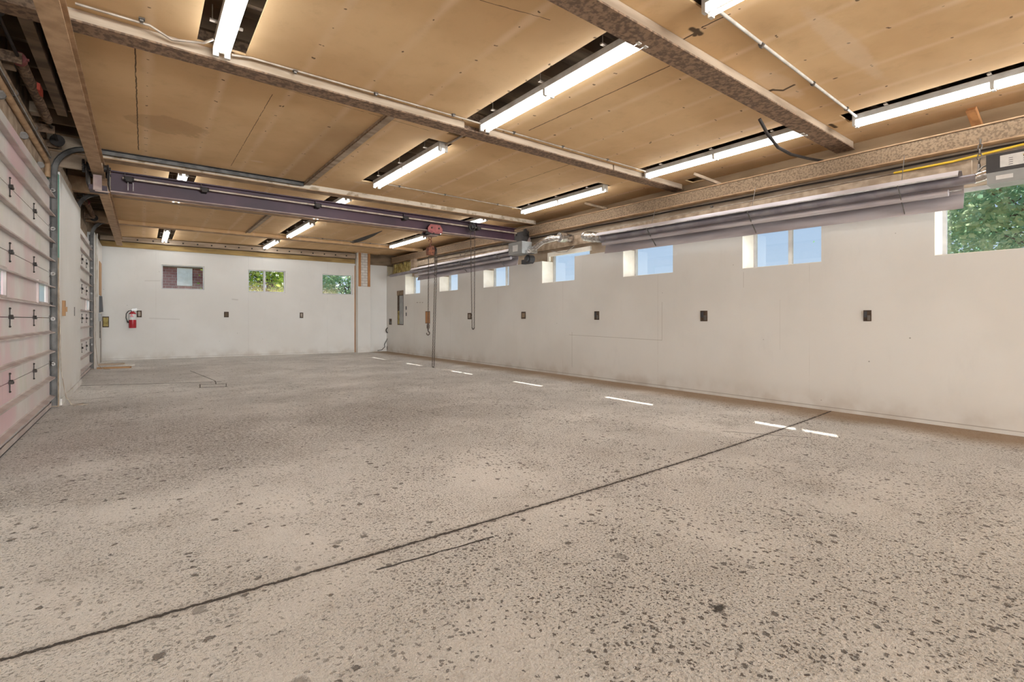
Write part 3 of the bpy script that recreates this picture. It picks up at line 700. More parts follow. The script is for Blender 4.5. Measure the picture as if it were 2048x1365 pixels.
m.tube([(HX-.045+.0,GY,.985),(HX-.045,GY,.955)]+[(HX-.045+.034*math.sin(math.radians(a)),GY,.905+.036*math.cos(math.radians(a))) for a in range(20,320,30)], [.012]*2+[.013]*9+[.007], 8); m.build('load_hook', M['chain'], r)
m = MB(); links(m, (HX+.085,GY-.08,2.62), (HX+.02,GY-.06,.20)); links(m, (HX+.12,GY-.08,2.62), (HX+.062,GY-.06,.20)); links(m, (HX+.02,GY-.06,.20), (HX+.062,GY-.06,.185)); m.build('hand_chain', M['chain'], r)
WX = 5.78
r = thing('travel_chain_wheel', 'black spoked chain wheel on the girder shaft with long looped hand chain', 'chain wheel', (WX,GY-.13,3.22))
m = MB(); m.tube([(WX,GY-.13+.0,3.235)]*2, .01, 6) if False else None
pts = [(WX+.075*math.cos(2*PI*k/20),GY-.17,3.235+.085*math.sin(2*PI*k/20)) for k in range(20)]
m.tube(pts, .018, 8, closed=True)
for k in range(5):
    a = 2*PI*k/5; m.bar((WX,GY-.17,3.235),(WX+.07*math.cos(a),GY-.17,3.235+.08*math.sin(a)),.014,.014,up=(0,1,0))
m.cyl((WX,GY-.20,3.235),(WX,GY-.145,3.235),.03,12); m.build('wheel', M['black'], r)
m = MB(); links(m, (WX-.05,GY-.19,3.16), (WX-.012,GY-.19,1.02)); links(m, (WX+.06,GY-.19,3.16), (WX+.045,GY-.19,1.02)); 
cpt = [(WX+.0165+.029*math.cos(PI+PI*k/4),GY-.19,1.02+.04*math.sin(PI+PI*k/4)) for k in range(5)]
for k in range(4): links(m, cpt[k], cpt[k+1], pitch=.02)
m.build('hand_chain', M['chain'], r)

# ================================================================== FLUORESCENT LIGHTS
def make_fixture():
    r = thing('fluorescent_light', '', 'ceiling light', (0,0,3.53), 'fluorescent strip lights in the ceiling slots')
    L = 2.40; Z0 = 3.53
    m = MB(); m.prism([(-.065,0,.05),(-.065,0,.11),(.065,0,.11),(.065,0,.05),(.022,0,.022),(-.022,0,.022)], [(0,0,Z0),(0,L,Z0)]); m.build('housing', M['fixture'], r)
    for sx_ in (-1, 1):
        for k in range(2):
            y0 = .03+k*(L/2-.005); y1 = y0+L/2-.055
            m = MB(); m.cyl((sx_*.042,y0,Z0+.006),(sx_*.042,y1,Z0+.006),.0165,12); m.build('tube', M['tube'], r)
    for y in (0, L/2-.015, L-.03):
        for q in (-1, 1): m = MB(); m.box((q*.066,y,Z0-.018),(q*.022,y+.03,Z0+.05)); m.build('lamp_holder', M['fixture'], r)
    for y in (.35, 1.2, 2.05):
        m = MB(); m.box((-.12,y,Z0+.111),(.12,y+.03,Z0+.125)); m.cyl((-.1,y+.015,Z0+.12),(-.1,y+.015,Z0+.25),.004,6); m.build('mounting_strap', M['conduit'], r)
    return r
FL = ['twin-tube strip light at the top left, cut by the picture edge',
      'longest strip light in upper centre, beside an open dark slot, ending at plank-faced beam',
      'strip light at right, running between the two nearest beams next to the right wall',
      'strip light cut by the top picture edge, with a white conduit leaving its end',
      'strip light at the right picture edge beside the orange wooden block',
      'twin-tube strip light in mid ceiling between plank-faced beam and purple girder',
      'single-looking strip light near right wall, in line with the mid-ceiling twin light',
      'short visible bit of strip light above the left end of the purple girder',
      'sliver of strip light just above the middle of the purple girder',
      'sliver of strip light above the right end of the purple girder by the chain wheel',
      'small far strip light at left by the bolted ledger above the back wall',
      'far strip light below the girder centre, between the two farthest beams',
      'small far strip light at centre by the bolted ledger above the back wall',
      'far strip light just left of the chain hoist, beyond the purple girder']
proto = None
for (x, a, b), lab in zip(FIX, FL):
    if proto is None: proto = make_fixture(); proto.location = (x, a, 3.53); proto['label'] = lab
    else:
        o = dup(proto, (x, a, 3.53), lab)
        if b-a < 2.36: o.scale = (1, (b-a)/2.4, 1)

# conduits on the ceiling
def pipe(name, label, cat, pts, r=.011, mt='conduit', clips=(), group=None, n=8):
    pts = [Vector(p) for p in pts]; root = thing(name, label, cat, tuple(pts[0]), group)
    m = MB(); m.tube(pts, r, n); m.build(name.split('_')[-1]+'_run' if name != 'electrical_conduit' else 'pipe', M[mt], root)
    for t in clips:
        p_ = pts[0].lerp(pts[-1], t); d = (pts[-1]-pts[0]).normalized()
        m = MB(); m.tube([p_-d*.012, p_+d*.012], r+.006, 8); m.box(p_+Vector((-.02,-.02,r*.5)), p_+Vector((.02,.02,r+.004))); m.build('clip', M['steel'], root)
    return root
GC = 'thin conduits clipped under the ceiling'
zc = ZC-.016
pipe('electrical_conduit', 'thin conduit between the top-left light and the long centre light, along the plank-faced beam', 'conduit', [(.64,4.99,zc-.03),(.8,5.0,zc),(3.28,4.97,zc),(3.31,4.95,3.60)], clips=(.2,.5,.85), group=GC)
pipe('electrical_conduit', 'thin conduit between the long centre light and the strip light at right wall', 'conduit', [(3.45,4.97,zc),(6.50,4.95,zc)], clips=(.12,.4,.7), group=GC)
pipe('electrical_conduit', 'pale conduit crossing the upper right boards from the top-edge light', 'conduit', [(3.49,2.03,3.58),(3.56,2.03,zc),(6.72,2.10,zc)], .014, 'fixture', clips=(.25,.6,.9), group=GC)
pipe('electrical_conduit', 'thin conduit leaving the mid-ceiling twin light toward the right', 'conduit', [(3.39,8.22,zc),(6.56,8.28,zc)], clips=(.1,.4,.8), group=GC)
pipe('electrical_conduit', 'thin conduit joining the two farthest strip lights beyond the girder', 'conduit', [(3.4,14.93,zc),(6.34,14.95,zc)], clips=(.3,.8), group=GC)
pipe('electrical_conduit', 'dark cable and conduit curving from left runway to the top-left light', 'conduit', [(-.4,4.93,zc-.01),(.05,4.93,zc-.01),(.2,4.98,zc-.05),(.42,4.90,zc-.04),(.49,4.85,3.6)], .011, 'conduit', clips=(.45,), group=GC)
pipe('electrical_conduit', 'short pipe leaving the far end of the mid-ceiling twin light toward the plank-faced beam', 'conduit', [(3.33,5.87,3.60),(3.33,5.33,3.60)], .014, 'conduit', group=GC)
B0 = on_z(1519, 238, 3.53); B1 = on_x(1546, 280, 6.4)
pts = [on_y(1519,238,2.68), on_y(1535,268,2.66), on_y(1556,295,2.66), on_y(1582,309,2.70), on_y(1615,317,2.78), on_y(1650,323,2.82)]
for k, q in enumerate(pts): pts[k] = Vector((q.x, q.y, q.z))
pipe('flexible_conduit', 'dark flexible conduit drooping from the nearest beam to the right runway', 'conduit', pts, .018, 'dark')

# ================================================================== OVERHEAD DOORS
def overhead_door(num, y0, y1, hinges, top_hinge_lab):
    root = struct_root('door_%d' % num, (XL, (y0+y1)/2, 0))
    SH = .61; wlite = (.665,.12)
    for k in range(5):
        z0 = k*SH+.004; z1 = min((k+1)*SH-.004, DZ)
        m = MB()
        lite = []
        if k == 2:
            yy = y1-.34
            while yy-.62 > y0: lite.append((yy-.66, yy)); yy -= 2.42
        if lite:
            za, zb = z0+.19, z0+.41
            m.box((XL-.045,y0,z0),(XL,y1,za)); m.box((XL-.045,y0,zb),(XL,y1,z1))
            cur = y0
            for (a, b) in sorted(lite): m.box((XL-.045,cur,za),(XL,a,zb)); cur = b
            m.box((XL-.045,cur,za),(XL,y1,zb))
        else: m.box((XL-.045,y0,z0),(XL,y1,z1))
        sec = m.build('door_section', M['door'], root)
        for (a, b) in lite:
            m = MB(); f = .035
            m.box((XL,a-f,za-f),(XL+.02,a,zb+f)); m.box((XL,b,za-f),(XL+.02,b+f,zb+f)); m.box((XL,a,za-f),(XL+.02,b,za)); m.box((XL,a,zb),(XL+.02,b,zb+f)); m.build('lite_frame', M['rib'], sec)
            m = MB(); m.box((XL-.02,a,za),(XL-.014,b,zb)); m.build('lite_pane', M['frost'], sec)
        for zz in (z0+.165, z0+.42):
            if zz > DZ-.1: continue
            m = MB(); m.prism([(0,0,-.012),(.055,0,-.022),(.055,0,-.008),(.01,0,.006),(0,0,.016)], [(XL,y0,zz),(XL,y1+.03,zz)]); m.build('stiffener_rib', M['rib'], sec)
        if k < 4:
            for y in hinges:
                m = MB(); zj = z1
                m.bar((XL+.006,y,zj-.085),(XL+.006,y,zj+.085),.014,.006,up=(1,0,0))
                m.prism([(0,-.035,0),(0,.045,-.004),(0,.0,.038),(0,-.03,.03)], [(XL+.002,y,zj-.012),(XL+.028,y,zj-.012)])
                m.cyl((XL+.02,y-.03,zj),(XL+.02,y+.05,zj),.009,8)
                m.ball((XL+.006,y,zj-.085), .010, 4); m.ball((XL+.006,y,zj+.085), .010, 4); m.build('hinge', M['dark'], sec)
        for y in (y1-.02,):
            m = MB(); zj = z1-.01 if k < 4 else z1-.1
            m.box((XL+.001,y-.06,zj-.045),(XL+.006,y+.03,zj+.045)); m.cyl((XL+.03,y-.04,zj),(XL+.03,y+.06,zj),.009,8); m.cyl((XL+.03,y+.045,zj),(XL+.03,y+.065,zj),.026,12); m.build('roller', M['steel'], sec)
    m = MB(); m.box((XL-.04,y0,0),(XL+.012,y1,.05)); m.build('bottom_seal', M['black'], root)
    m = MB()
    m.box((XL+.013,y0,.02),(XL+.018,y1,.075)); m.build('bottom_rail', M['rib'], root)
    return root
overhead_door(1, *D1, [D1[0]+.1, 6.45, 7.72], '')
overhead_door(2, *D2, [D2[0]+.15, 13.3, 14.3], '')

def door_track(label, y, xend, ztop=3.58, rad=.36, x=-.945):
    zz = ztop-rad; root = thing('door_track', label, 'door track', (x,y,0), 'curved roll-up door tracks')
    path = [Vector((x,y,.02)), Vector((x,y,zz-.02))]+[Vector((x+rad-rad*math.cos(a), y, zz+rad*math.sin(a))) for a in [PI/2*k/8 for k in range(0,9)]]+[Vector((xend,y,ztop))]
    m = MB()
    # C-shaped channel: back plate and two lips swept along the path
    for (n0, n1, y0_, y1_) in [(-.03,.03,.020,.024), (-.032,-.028,-.024,.024), (.028,.032,-.024,.024)]:
        vs_ = []
        for i, p_ in enumerate(path):
            d = (path[min(i+1,len(path)-1)]-path[max(i-1,0)]).normalized(); nn = Vector((d.z,0,-d.x))
            for (a_, b_) in ((n0,y0_),(n1,y0_),(n1,y1_),(n0,y1_)): vs_.append(p_+nn*a_+Vector((0,b_,0)))
        fs = [(3,2,1,0), tuple(range(len(vs_)-4, len(vs_)))]
        for i in range(len(path)-1):
            for q in range(4): w_ = (q+1) % 4; fs.append((i*4+q, i*4+w_, i*4+4+w_, i*4+4+q))
        m.add(vs_, fs)
    m.build('channel', M['track'], root)
    m = MB(); m.box((x-.06,y+.026,.02),(x-.01,y+.034,zz)); m.build('mounting_angle', M['track'], root)
    m = MB(); m.box((x+rad+.1,y-.03,ZC-.012),(xend+.02,y+.03,ZC-.005)); m.build('stiffening_angle', M['dark'], root)
    for xx in (xend-.06, (xend+x)/2):
        m = MB(); m.box((xx-.015,y+.025,ztop-.02),(xx+.015,y+.03,ZC-.004)); m.build('hanger', M['steel'], root)
    for z in (.6, 1.4, 2.2, 2.9):
        m = MB(); m.box((x-.11,y-.035,z-.03),(x-.02,y+.036,z+.03)); m.build('wall_bracket', M['dark'], root)
    return root
door_track('curved steel track at the far side of the nearer roll-up door', 9.02, 2.27)
door_track('curved steel track at the near side of the farther roll-up door', 12.05, 2.27)
door_track('curved steel track at the far side of the farther roll-up door', 15.30, 2.27)

# torsion shafts
def torsion(label, y0, y1, red=False, spring=(.3,.75)):
    x, z = -.90, 3.60; root = thing('torsion_shaft', label, 'torsion shaft', (x,(y0+y1)/2,z), 'torsion shafts above the doors')
    m = MB(); m.cyl((x,y0,z),(x,y1,z),.014,8); m.build('shaft', M['dark'], root)
    ya, yb_ = y0+(y1-y0)*spring[0], y0+(y1-y0)*spring[1]
    m = MB(); nturn = int((yb_-ya)/.012); pts = []
    m.tube([(x,ya,z),(x,yb_,z)], .042, 14)
    for k in range(0, nturn, 3): m.tube([(x+.044*math.cos(a*PI/5), ya+k*.012, z+.044*math.sin(a*PI/5)) for a in range(10)], .0045, 4, closed=True)
    m.build('spring', M['rust'], root)
    for yy in (y1-.06, y0+.06):
        m = MB(); m.cyl((x,yy-.04,z),(x,yy+.03,z),.062,16); m.cyl((x,yy-.052,z),(x,yy-.04,z),.078,16); m.build('cable_drum', M['dark'], root)
    for yy in (ya-.05, (y0+y1)/2+1.2, y1+.02):
        m = MB(); m.box((x-.16,yy-.006,z-.07),(x+.03,yy+.006,z+.03)); m.box((x-.165,yy-.03,z-.09),(x-.15,yy+.03,z+.08)); m.build('bearing_plate', M['rust'], root)
    if red:
        c = on_x(80,180,-.83); m = MB(); m.obox(c,(.012,.0,-.004),(0,.10,.0),(.0,0,.035)); m.build('warning_tag', M['red_tag'], root)
    m = MB(); m.cyl((x,ya-.02,z),(x,ya+.05,z),.056,12); m.box((x-.07,ya-.01,z-.01),(x+.07,ya+.01,z+.01)); m.build('winding_cone', M['hoist_red'], root)
    return root
torsion('dark torsion shaft with thick spring and red tag above the nearer roll-up door', 5.3, 8.98, True, (.27,.75))
torsion('dark torsion shaft above the farther roll-up door', 12.05, 15.24, False, (.35,.9))
GP = 'pipes along the wall above the nearer door'
pipe('wall_pipe', 'thick brown pipe above the nearer door, lowest of three', 'pipe', [(-1.0,3.5,3.30),(-1.0,8.85,3.30),(-1.0,8.9,3.27),(-1.0,8.9,3.10)], .032, 'rust_tan', (.5,.7,.9), group=GP)
pipe('wall_pipe', 'middle brown pipe above the nearer door', 'pipe', [(-1.0,3.5,3.43),(-1.0,8.95,3.43)], .03, 'wood_grey', (.6,.8), group=GP)
pipe('wall_pipe', 'thin pale pipe above the nearer door, between two thick ones', 'pipe', [(-.97,3.5,3.365),(-.97,8.92,3.365)], .009, 'steel_l', group=GP)
for (u, v, lab) in [(18,122,'grey metal box above the nearer door at the left picture edge'),(70,218,'grey metal box beside the red tag above the nearer door')]:
    c = on_x(u, v, -.995); r = thing('junction_box', lab, 'electrical box', tuple(c), 'grey boxes above the nearer door')
    m = MB(); m.box(c-Vector((.04,.07,.06)), c+Vector((.04,.07,.06))); m.build('box_body', M['wood_grey'], r)
    m = MB(); m.box(c+Vector((.0402,-.06,-.05)), c+Vector((.046,.06,.05))); m.build('cover_plate', M['steel'], r)
m = MB(); m.box((-.80,5.35,3.64),(-.71,7.9,3.79)); tag(m.build('timber_block', M['wood_dark']), 'dark timber beam under the roof deck above the torsion shaft', 'timber')

# cords by the door jambs
pipe('hanging_cord', 'thin grey cord dropping down the jamb of the nearer roll-up door to floor', 'cord', [(-.915,9.12,2.0),(-.90,9.13,1.2),(-.885,9.10,.5),(-.84,9.15,.12),(-.78,9.1,.012),(-.66,9.16,.008),(-.60,9.05,.008),(-.75,8.98,.008)], .006, 'conduit')
pipe('hanging_cord', 'thin grey cord dropping down the jamb of the farther roll-up door to floor', 'cord', [(-.89,15.42,3.2),(-.885,15.42,1.6),(-.885,15.40,.6),(-.84,15.3,.1),(-.72,15.1,.01),(-.6,15.0,.008)], .006, 'conduit')
pipe('wall_pipe', 'white pipe standing against the pier beside the farther door', 'pipe', [(-.87,15.62,3.3),(-.87,15.62,1.75)], .014, 'fixture')
# pier panel latch hole and wooden block
m = MB(); c = on_x(126,617,-.90); m.box((-.904,c.y-.06,c.z-.11),(-.875,c.y+.06,c.z+.11)); m.box((-.875,c.y-.03,c.z-.05),(-.855,c.y+.03,c.z+.02)); tag(m.build('door_stop', M['wood_raw']), 'small wooden block on the white pier beside the nearer door', 'block')
m = MB(); c = on_x(149,624,-.903); m.box((-.9045,c.y-.02,c.z-.07),(-.900,c.y+.02,c.z+.08)); tag(m.build('slot_plate', M['dark']), 'small dark vertical slot on the white pier panel', 'slot')
# second pier details
m = MB(); a = on_x(200.5,568,-.9); m.box((-.904,16.9,1.85),(-.889,17.65,2.75)); tag(m.build('backing_board', M['wood_raw']), 'brown bare board on the left wall beside the back corner', 'board')
r = thing('switch_box', 'dark grey switch box with conduit on left wall near the back corner', 'switch box', (-.88,17.1,1.6))
m = MB(); m.prism([(0,-.16,-.22),(.07,-.16,-.20),(.05,-.16,.22),(0,-.16,.22)], [(-.903,17.1,1.6),(-.903,17.42,1.6)]); m.build('cover', M['charcoal'], r)
m = MB(); m.box((-.903,16.75,1.15),(-.85,17.0,1.35)); m.build('lower_box', M['grey_box'], r)
m = MB(); m.tube([(-.88,16.87,1.15),(-.88,16.87,.7)], .014, 8); m.build('conduit', M['steel'], r)
m = MB(); m.box((-.904,17.5,0),(-.899,17.62,1.2)); tag(m.build('wall_slot', M['brown_box']), 'narrow dark vertical gap low on the left wall beside the back corner', 'gap')

# ================================================================== HEATERS
def heater(label, y0, y1, z0a, z0b, x=6.87, burner_y=None, tube_y1=None):
    root = thing('radiant_tube_heater', label, 'heater', (x,(y0+y1)/2,2.65), 'radiant tube heaters along the right wall')
    prof = [(-.155,.085),(-.115,.15),(.03,.175),(.125,.09),(.15,-.05),(.105,-.215)]
    def zz(y): return z0a+(z0b-z0a)*(y-y0)/(y1-y0)
    m = MB(); t = .005
    outer = prof; inner = [(a*.955, b*.955) for a, b in prof]
    closed_ = [Vector((a,0,b)) for a, b in outer]+[Vector((a,0,b)) for a, b in inner[::-1]]
    nP = len(outer)
    vs_ = []; path = [(x,y0,zz(y0)),(x,y1,zz(y1))]
    for p_ in path: vs_ += [Vector(p_)+q for q in closed_]
    K = len(closed_); fs = []
    for i in range(K): j = (i+1) % K; fs.append((i, j, K+j, K+i))
    for i in range(nP-1): fs.append((i, K-1-i, K-2-i, i+1)); fs.append((K+i, K+i+1, 2*K-2-i, 2*K-1-i))
    m.add(vs_, fs); m.build('reflector_hood', M['reflector'], root)
    m = MB(); m.bar((x-.157,y0,zz(y0)+.088),(x-.157,y1,zz(y1)+.088),.010,.014); m.build('front_lip', M['steel_l'], root)
    m = MB(); m.bar((x+.03,y0,zz(y0)-.03),(x+.03,y1,zz(y1)-.03),.012,.012); m.build('lower_lip', M['steel_l'], root)
    ty = tube_y1 or y1
    m = MB(); m.tube([(x-.03,y0-.12,zz(y0)+.055),(x-.03,ty,zz(y1)+.055)], .05, 14); m.build('burner_tube', M['tube_steel'], root)
    m = MB(); m.tube([(x+.0,y0+.1,zz(y0)-.045),(x+.0,y1-.05,zz(y1)-.045)], .036, 14); m.build('return_tube', M['reflector'], root)
    k = y0+.5
    while k < y1:
        z = zz(k)
        m = MB(); m.bar((x-.16,k,z+.09),(x+.115,k,z-.20),.02,.006,up=(0,1,0)); m.build('hood_strap', M['steel'], root)
        m = MB(); m.cyl((x-.01,k,z+.165),(x-.01+.1,k,3.08),.004,6); m.build('hanger_wire', M['steel'], root)
        k += 1.9 if y1-y0 > 5.2 else 1.7
    return root
h2 = heater('nearer long metal radiant heater under the right runway, with charcoal burner box', 1.20, 6.25, 2.60, 2.66)
# burner box of the nearer heater
m = MB(); m.box((6.74,.40,2.665),(7.0,.99,2.845)); bb = m.build('burner_box', M['charcoal'], h2)
m = MB(); m.box((6.745,.41,2.55),(6.995,.985,2.664)); m.build('burner_base', M['grey_box'], h2)
# sticker plates on the box face
def sticker(parent, y0, y1, z0, z1, x, name='sticker', mt='label', th=.002):
    m = MB(); m.box((x-th,y0,z0),(x,y1,z1)); return m.build(name, M[mt], parent)
st = sticker(bb, .55, .89, 2.70, 2.815, 6.74)
for (a, b, c_, d) in [(.80,.83,2.775,2.78),(.80,.83,2.755,2.76),(.80,.83,2.735,2.74),(.80,.83,2.715,2.72),(.70,.73,2.77,2.785),(.70,.73,2.75,2.755),(.70,.73,2.73,2.735),(.60,.63,2.77,2.785),(.60,.63,2.75,2.755),(.60,.63,2.73,2.735)]:
    sticker(bb, a, b, c_, d, 6.7379, 'printed_mark', 'ink', .0006)
m = MB(); m.prism([(0,-.022,0),(0,.022,0),(0,0,.035)], [(6.7365,.71,2.785),(6.7379,.71,2.785)]); m.build('warning_triangle', M['yellow'], bb)
sticker(h2, .80, .92, 2.585, 2.625, 6.745)
m = MB(); m.tube([(6.86,.99,2.68),(6.86,1.10,2.655)], .055, 14); m.build('burner_spigot', M['duct'], h2)
m = MB(); links(m, (6.86,1.06,2.80), (6.93,1.06,3.07), pitch=.05, r=.006, lw=.016); m.build('support_chain', M['steel'], h2)
m = MB(); m.tube([(6.86,.98,2.78),(6.84,1.03,2.76),(6.84,1.07,2.72),(6.84,1.06,2.62)], .008, 8); m.tube([(6.86,1.06,2.62),(6.86,1.06,2.80)], .012, 8); m.build('gas_fitting', M['steel_l'], h2)
m = MB(); m.tube([(6.85,6.20,2.72),(6.86,6.42,2.76),(6.89,6.60,2.80),(6.97,6.74,2.84),(7.10,6.84,2.88),(7.50,6.86,2.90)], .088, 16)
for (p_) in [(6.86,6.42,2.76),(6.97,6.74,2.84)]: m.ball(p_, .098, 6)
m.build('flue_elbow', M['duct'], h2)
h1 = heater('farther long metal radiant heater along the right wall behind the hoist chains', 8.95, 14.1, 2.68, 2.65, tube_y1=15.9)
m = MB(); m.box((6.70,8.42,2.67),(6.98,8.92,2.94)); m.build('burner_box', M['grey_box'], h1)
sticker(h1, 8.58, 8.76, 2.73, 2.87, 6.70)
m = MB(); m.tube([(6.9,8.42,2.76),(6.92,8.28,2.76),(6.93,8.12,2.84),(6.95,7.98,2.90),(7.02,7.78,2.93),(7.10,7.66,2.95),(7.50,7.62,2.96)], .062, 14); m.build('flue_pipe', M['duct'], h1)
m = MB(); m.cyl((7.08,7.62,2.95),(7.22,7.60,2.955),.105,20); m.cyl((7.22,7.60,2.955),(7.50,7.60,2.955),.085,20); m.build('wall_thimble', M['duct'], h1)
m = MB(); m.cyl((7.02,8.62,2.58),(7.16,8.62,2.58),.10,20); m.cyl((6.97,8.62,2.58),(7.02,8.62,2.58),.06,16); m.box((7.03,8.66,2.48),(7.14,8.86,2.58)); m.build('blower', M['charcoal'], h1)
m = MB(); m.box((6.78,8.22,2.66),(6.98,8.42,2.74)); m.tube([(6.99,8.4,2.80),(7.05,8.15,2.98),(7.1,7.9,3.02),(7.2,7.7,3.0)], .016, 8); m.build('air_intake', M['duct'], h1)

# cables and hose under the right runway
def rwl(y, off, z): return (xr(y)+off, y, z)
pipe('cable', 'bundle of dark cable sagging just below the right runway beam', 'cable', [rwl(-1+k*1.0, .22, 3.045+.01*k-.012*(k%2)) for k in range(0,17)], .012, 'dark')
pipe('electrical_conduit', 'grey conduit running along upper right wall just below the runway', 'conduit', [rwl(-1,.235,3.0),rwl(8.3,.235,3.02),rwl(16.8,.235,3.14)], .010, 'conduit', (.3,.5,.6,.75))
pipe('air_hose', 'yellow hose along the top of the right wall above the burner box', 'hose', [rwl(-1,.17,3.05),rwl(.2,.17,3.03),rwl(.8,.17,3.03),rwl(1.35,.17,2.995),rwl(1.9,.19,3.0)], .013, 'yellow')
pipe('gas_pipe', 'pale pipe on the upper right wall above the farther heater', 'pipe', [rwl(8.2,.15,2.50+.25),rwl(8.0,.18,2.70),rwl(7.75,.2,2.69),rwl(7.55,.22,2.78),rwl(7.5,.22,2.95)], .009, 'steel_l')
# timber rails above the furred wall
m = MB(); rbox(m, 1.2, 13.4, .20, .262, 2.80, 2.98, 3.04); tag(m.build('wall_plank', M['wood_grey']), 'long weathered plank on the upper right wall behind the heaters', 'plank')
m = MB(); rbox(m, 13.8, 16.9, .10, .14, 3.0, 3.16); tag(m.build('wall_plank', M['plank_l']), 'short pale plank below the far end of right runway', 'plank')

# wooden bits by the right runway
m = MB(); m.bar(on_z(1942,218,3.592), on_x(1960,264,7.72),.085,.05); tag(m.build('wooden_block', M['wood_org']), 'orange wooden block propped between ceiling and right runway', 'wood block')
m = MB(); m.bar(on_z(1388,348,3.59), on_x(1442,369,7.42),.06,.04); tag(m.build('wooden_stick', M['wood_grey']), 'short weathered stick between the ceiling and right runway beside the plank-faced beam', 'stick')
m = MB(); m.bar(on_z(1170,407,3.59), on_x(1214,418,7.45),.06,.04); tag(m.build('wooden_stick', M['wood_dark']), 'short dark stick between ceiling and right runway above the flue elbow', 'stick')

# ================================================================== WALL BOXES
def recess(label, u0, v0, u1, v1, wall, kind='outlet', group='recessed outlet boxes in the white walls'):
    f = on_r if wall == 'r' else on_b
    a, b = f(u0, v0), f(u1, v1); c = (a+b)/2
    r = thing('outlet_box', label, 'outlet box', tuple(c), group)
    if wall == 'r':
        y0, y1, z0, z1 = min(a.y,b.y), max(a.y,b.y), min(a.z,b.z), max(a.z,b.z); X0 = xr(c.y)-.001
        q = lambda m, ya, yb2, za, zb, d: m.box((X0-d,ya,za),(X0+.0005,yb2,zb))
    else:
        y0, y1, z0, z1 = min(a.x,b.x), max(a.x,b.x), min(a.z,b.z), max(a.z,b.z); Y0_ = min(yb(y0), yb(y1))
        q = lambda m, xa, xb, za, zb, d: m.box((xa,Y0_-d,za),(xb,Y0_+.03,zb))
    m = MB(); q(m, y0, y1, z0, z1, .004); m.build('box_rim', M['brown_box'], r)
    h_, w_ = z1-z0, y1-y0
    if kind == 'outlet':
        m = MB(); q(m, y0+w_*.28, y1-w_*.28, z0+h_*.2, z1-h_*.2, .008); m.build('receptacle', M['conduit'], r)
        for zz in (.36, .62):
            m = MB(); q(m, y0+w_*.40, y1-w_*.40, z0+h_*(zz-.06), z0+h_*(zz+.06), .0095); m.build('socket', M['black'], r)
    elif kind == 'wires':
        m = MB(); q(m, y0+w_*.15, y0+w_*.5, z0+h_*.1, z0+h_*.55, .008); m.build('plate', M['steel'], r)
        m = MB(); q(m, y0+w_*.55, y1-w_*.08, z0+h_*.35, z1-h_*.1, .010); m.build('receptacle', M['charcoal'], r)
    elif kind == 'red':
        m = MB(); q(m, y0+w_*.18, y1-w_*.18, z0+h_*.2, z1-h_*.2, .007); m.build('blank_plate', M['wood_dark'], r)
    elif kind == 'board':
        m = MB(); q(m, y0+w_*.05, y1-w_*.05, z0+h_*.04, z1-h_*.04, .008); m.build('board', M['wood_org'], r)
    elif kind == 'insul':
        m = MB(); q(m, y0+w_*.12, y1-w_*.12, z0+h_*.1, z1-h_*.1, .010); m.build('insulation', M['insul'], r)
    return r
recess('recessed outlet box low on the right wall, nearest the camera', 1727,621,1743,643,'r','wires')
recess('recessed outlet box on right wall below the two-pane window', 1401,622,1415,643,'r','wires')
recess('recessed outlet box on right wall left of the inscribed seam corner', 1189,623,1198.5,640,'r','wires')
recess('recessed brown box on right wall right of the hanging chain loop', 1043,624,1051.5,638,'r','red')
recess('recessed outlet box on right wall directly behind the hanging chain loop', 935.5,626.5,943,639,'r','outlet')
recess('tall orange-brown board on right wall directly behind the hoist load chain', 851,623,860,647.5,'r','board',None)
recess('recessed outlet box on back wall just right of the fire extinguisher', 273.5,621.5,283.5,635,'b','outlet')
recess('small brown box on back wall between the first and middle windows', 448,624,457.5,635,'b','red')
recess('small brown box on the back wall below the rightmost back window', 599.5,625.5,606.5,636.5,'b','outlet')
recess('square hole showing yellow insulation low on back wall at the left corner', 204.8,633.5,218,655,'b','insul',None)
recess('black outlet on right wall at the back corner, feeding the hanging cord', 778.5,638,783.5,650,'r','wires')
# panel niche in right wall
A, B = on_r(795,582.5), on_r(807,650.5)
r = thing('panel_niche', 'tall narrow recessed niche with grey door on the right wall near back corner', 'niche', ((A.x+B.x)/2, (A.y+B.y)/2, B.z))
y0, y1 = B.y, A.y
m = MB(); rbox(m, y0, y1, -.004, .0, B.z, A.z); m.build('niche_back', M['brown_box'], r)
m = MB(); rbox(m, y0+.02, y0+(y1-y0)*.62, -.012, -.0045, B.z+.03, A.z-.18); m.build('grey_door', M['grey_box'], r)
m = MB(); rbox(m, y0, y1, -.022, -.0125, A.z-.17, A.z); m.build('wooden_head', M['wood_dark'], r)
m = MB(); rbox(m, y0+(y1-y0)*.66, y1-.04, -.010, -.0045, B.z+.03, B.z+.5); m.build('yellow_strip', M['insul'], r)
for (v, lab) in [(616.5,'upper'),(629,'lower')]:
    a = on_r(812.5,v); m = MB(); rbox(m, a.y-.03, a.y+.03, -.008, .0, a.z-.06, a.z+.06)
    tag(m.build('light_switch', M['charcoal']), lab+' of two tiny dark switches beside the tall niche on right wall', 'switch', 'tiny dark switches')
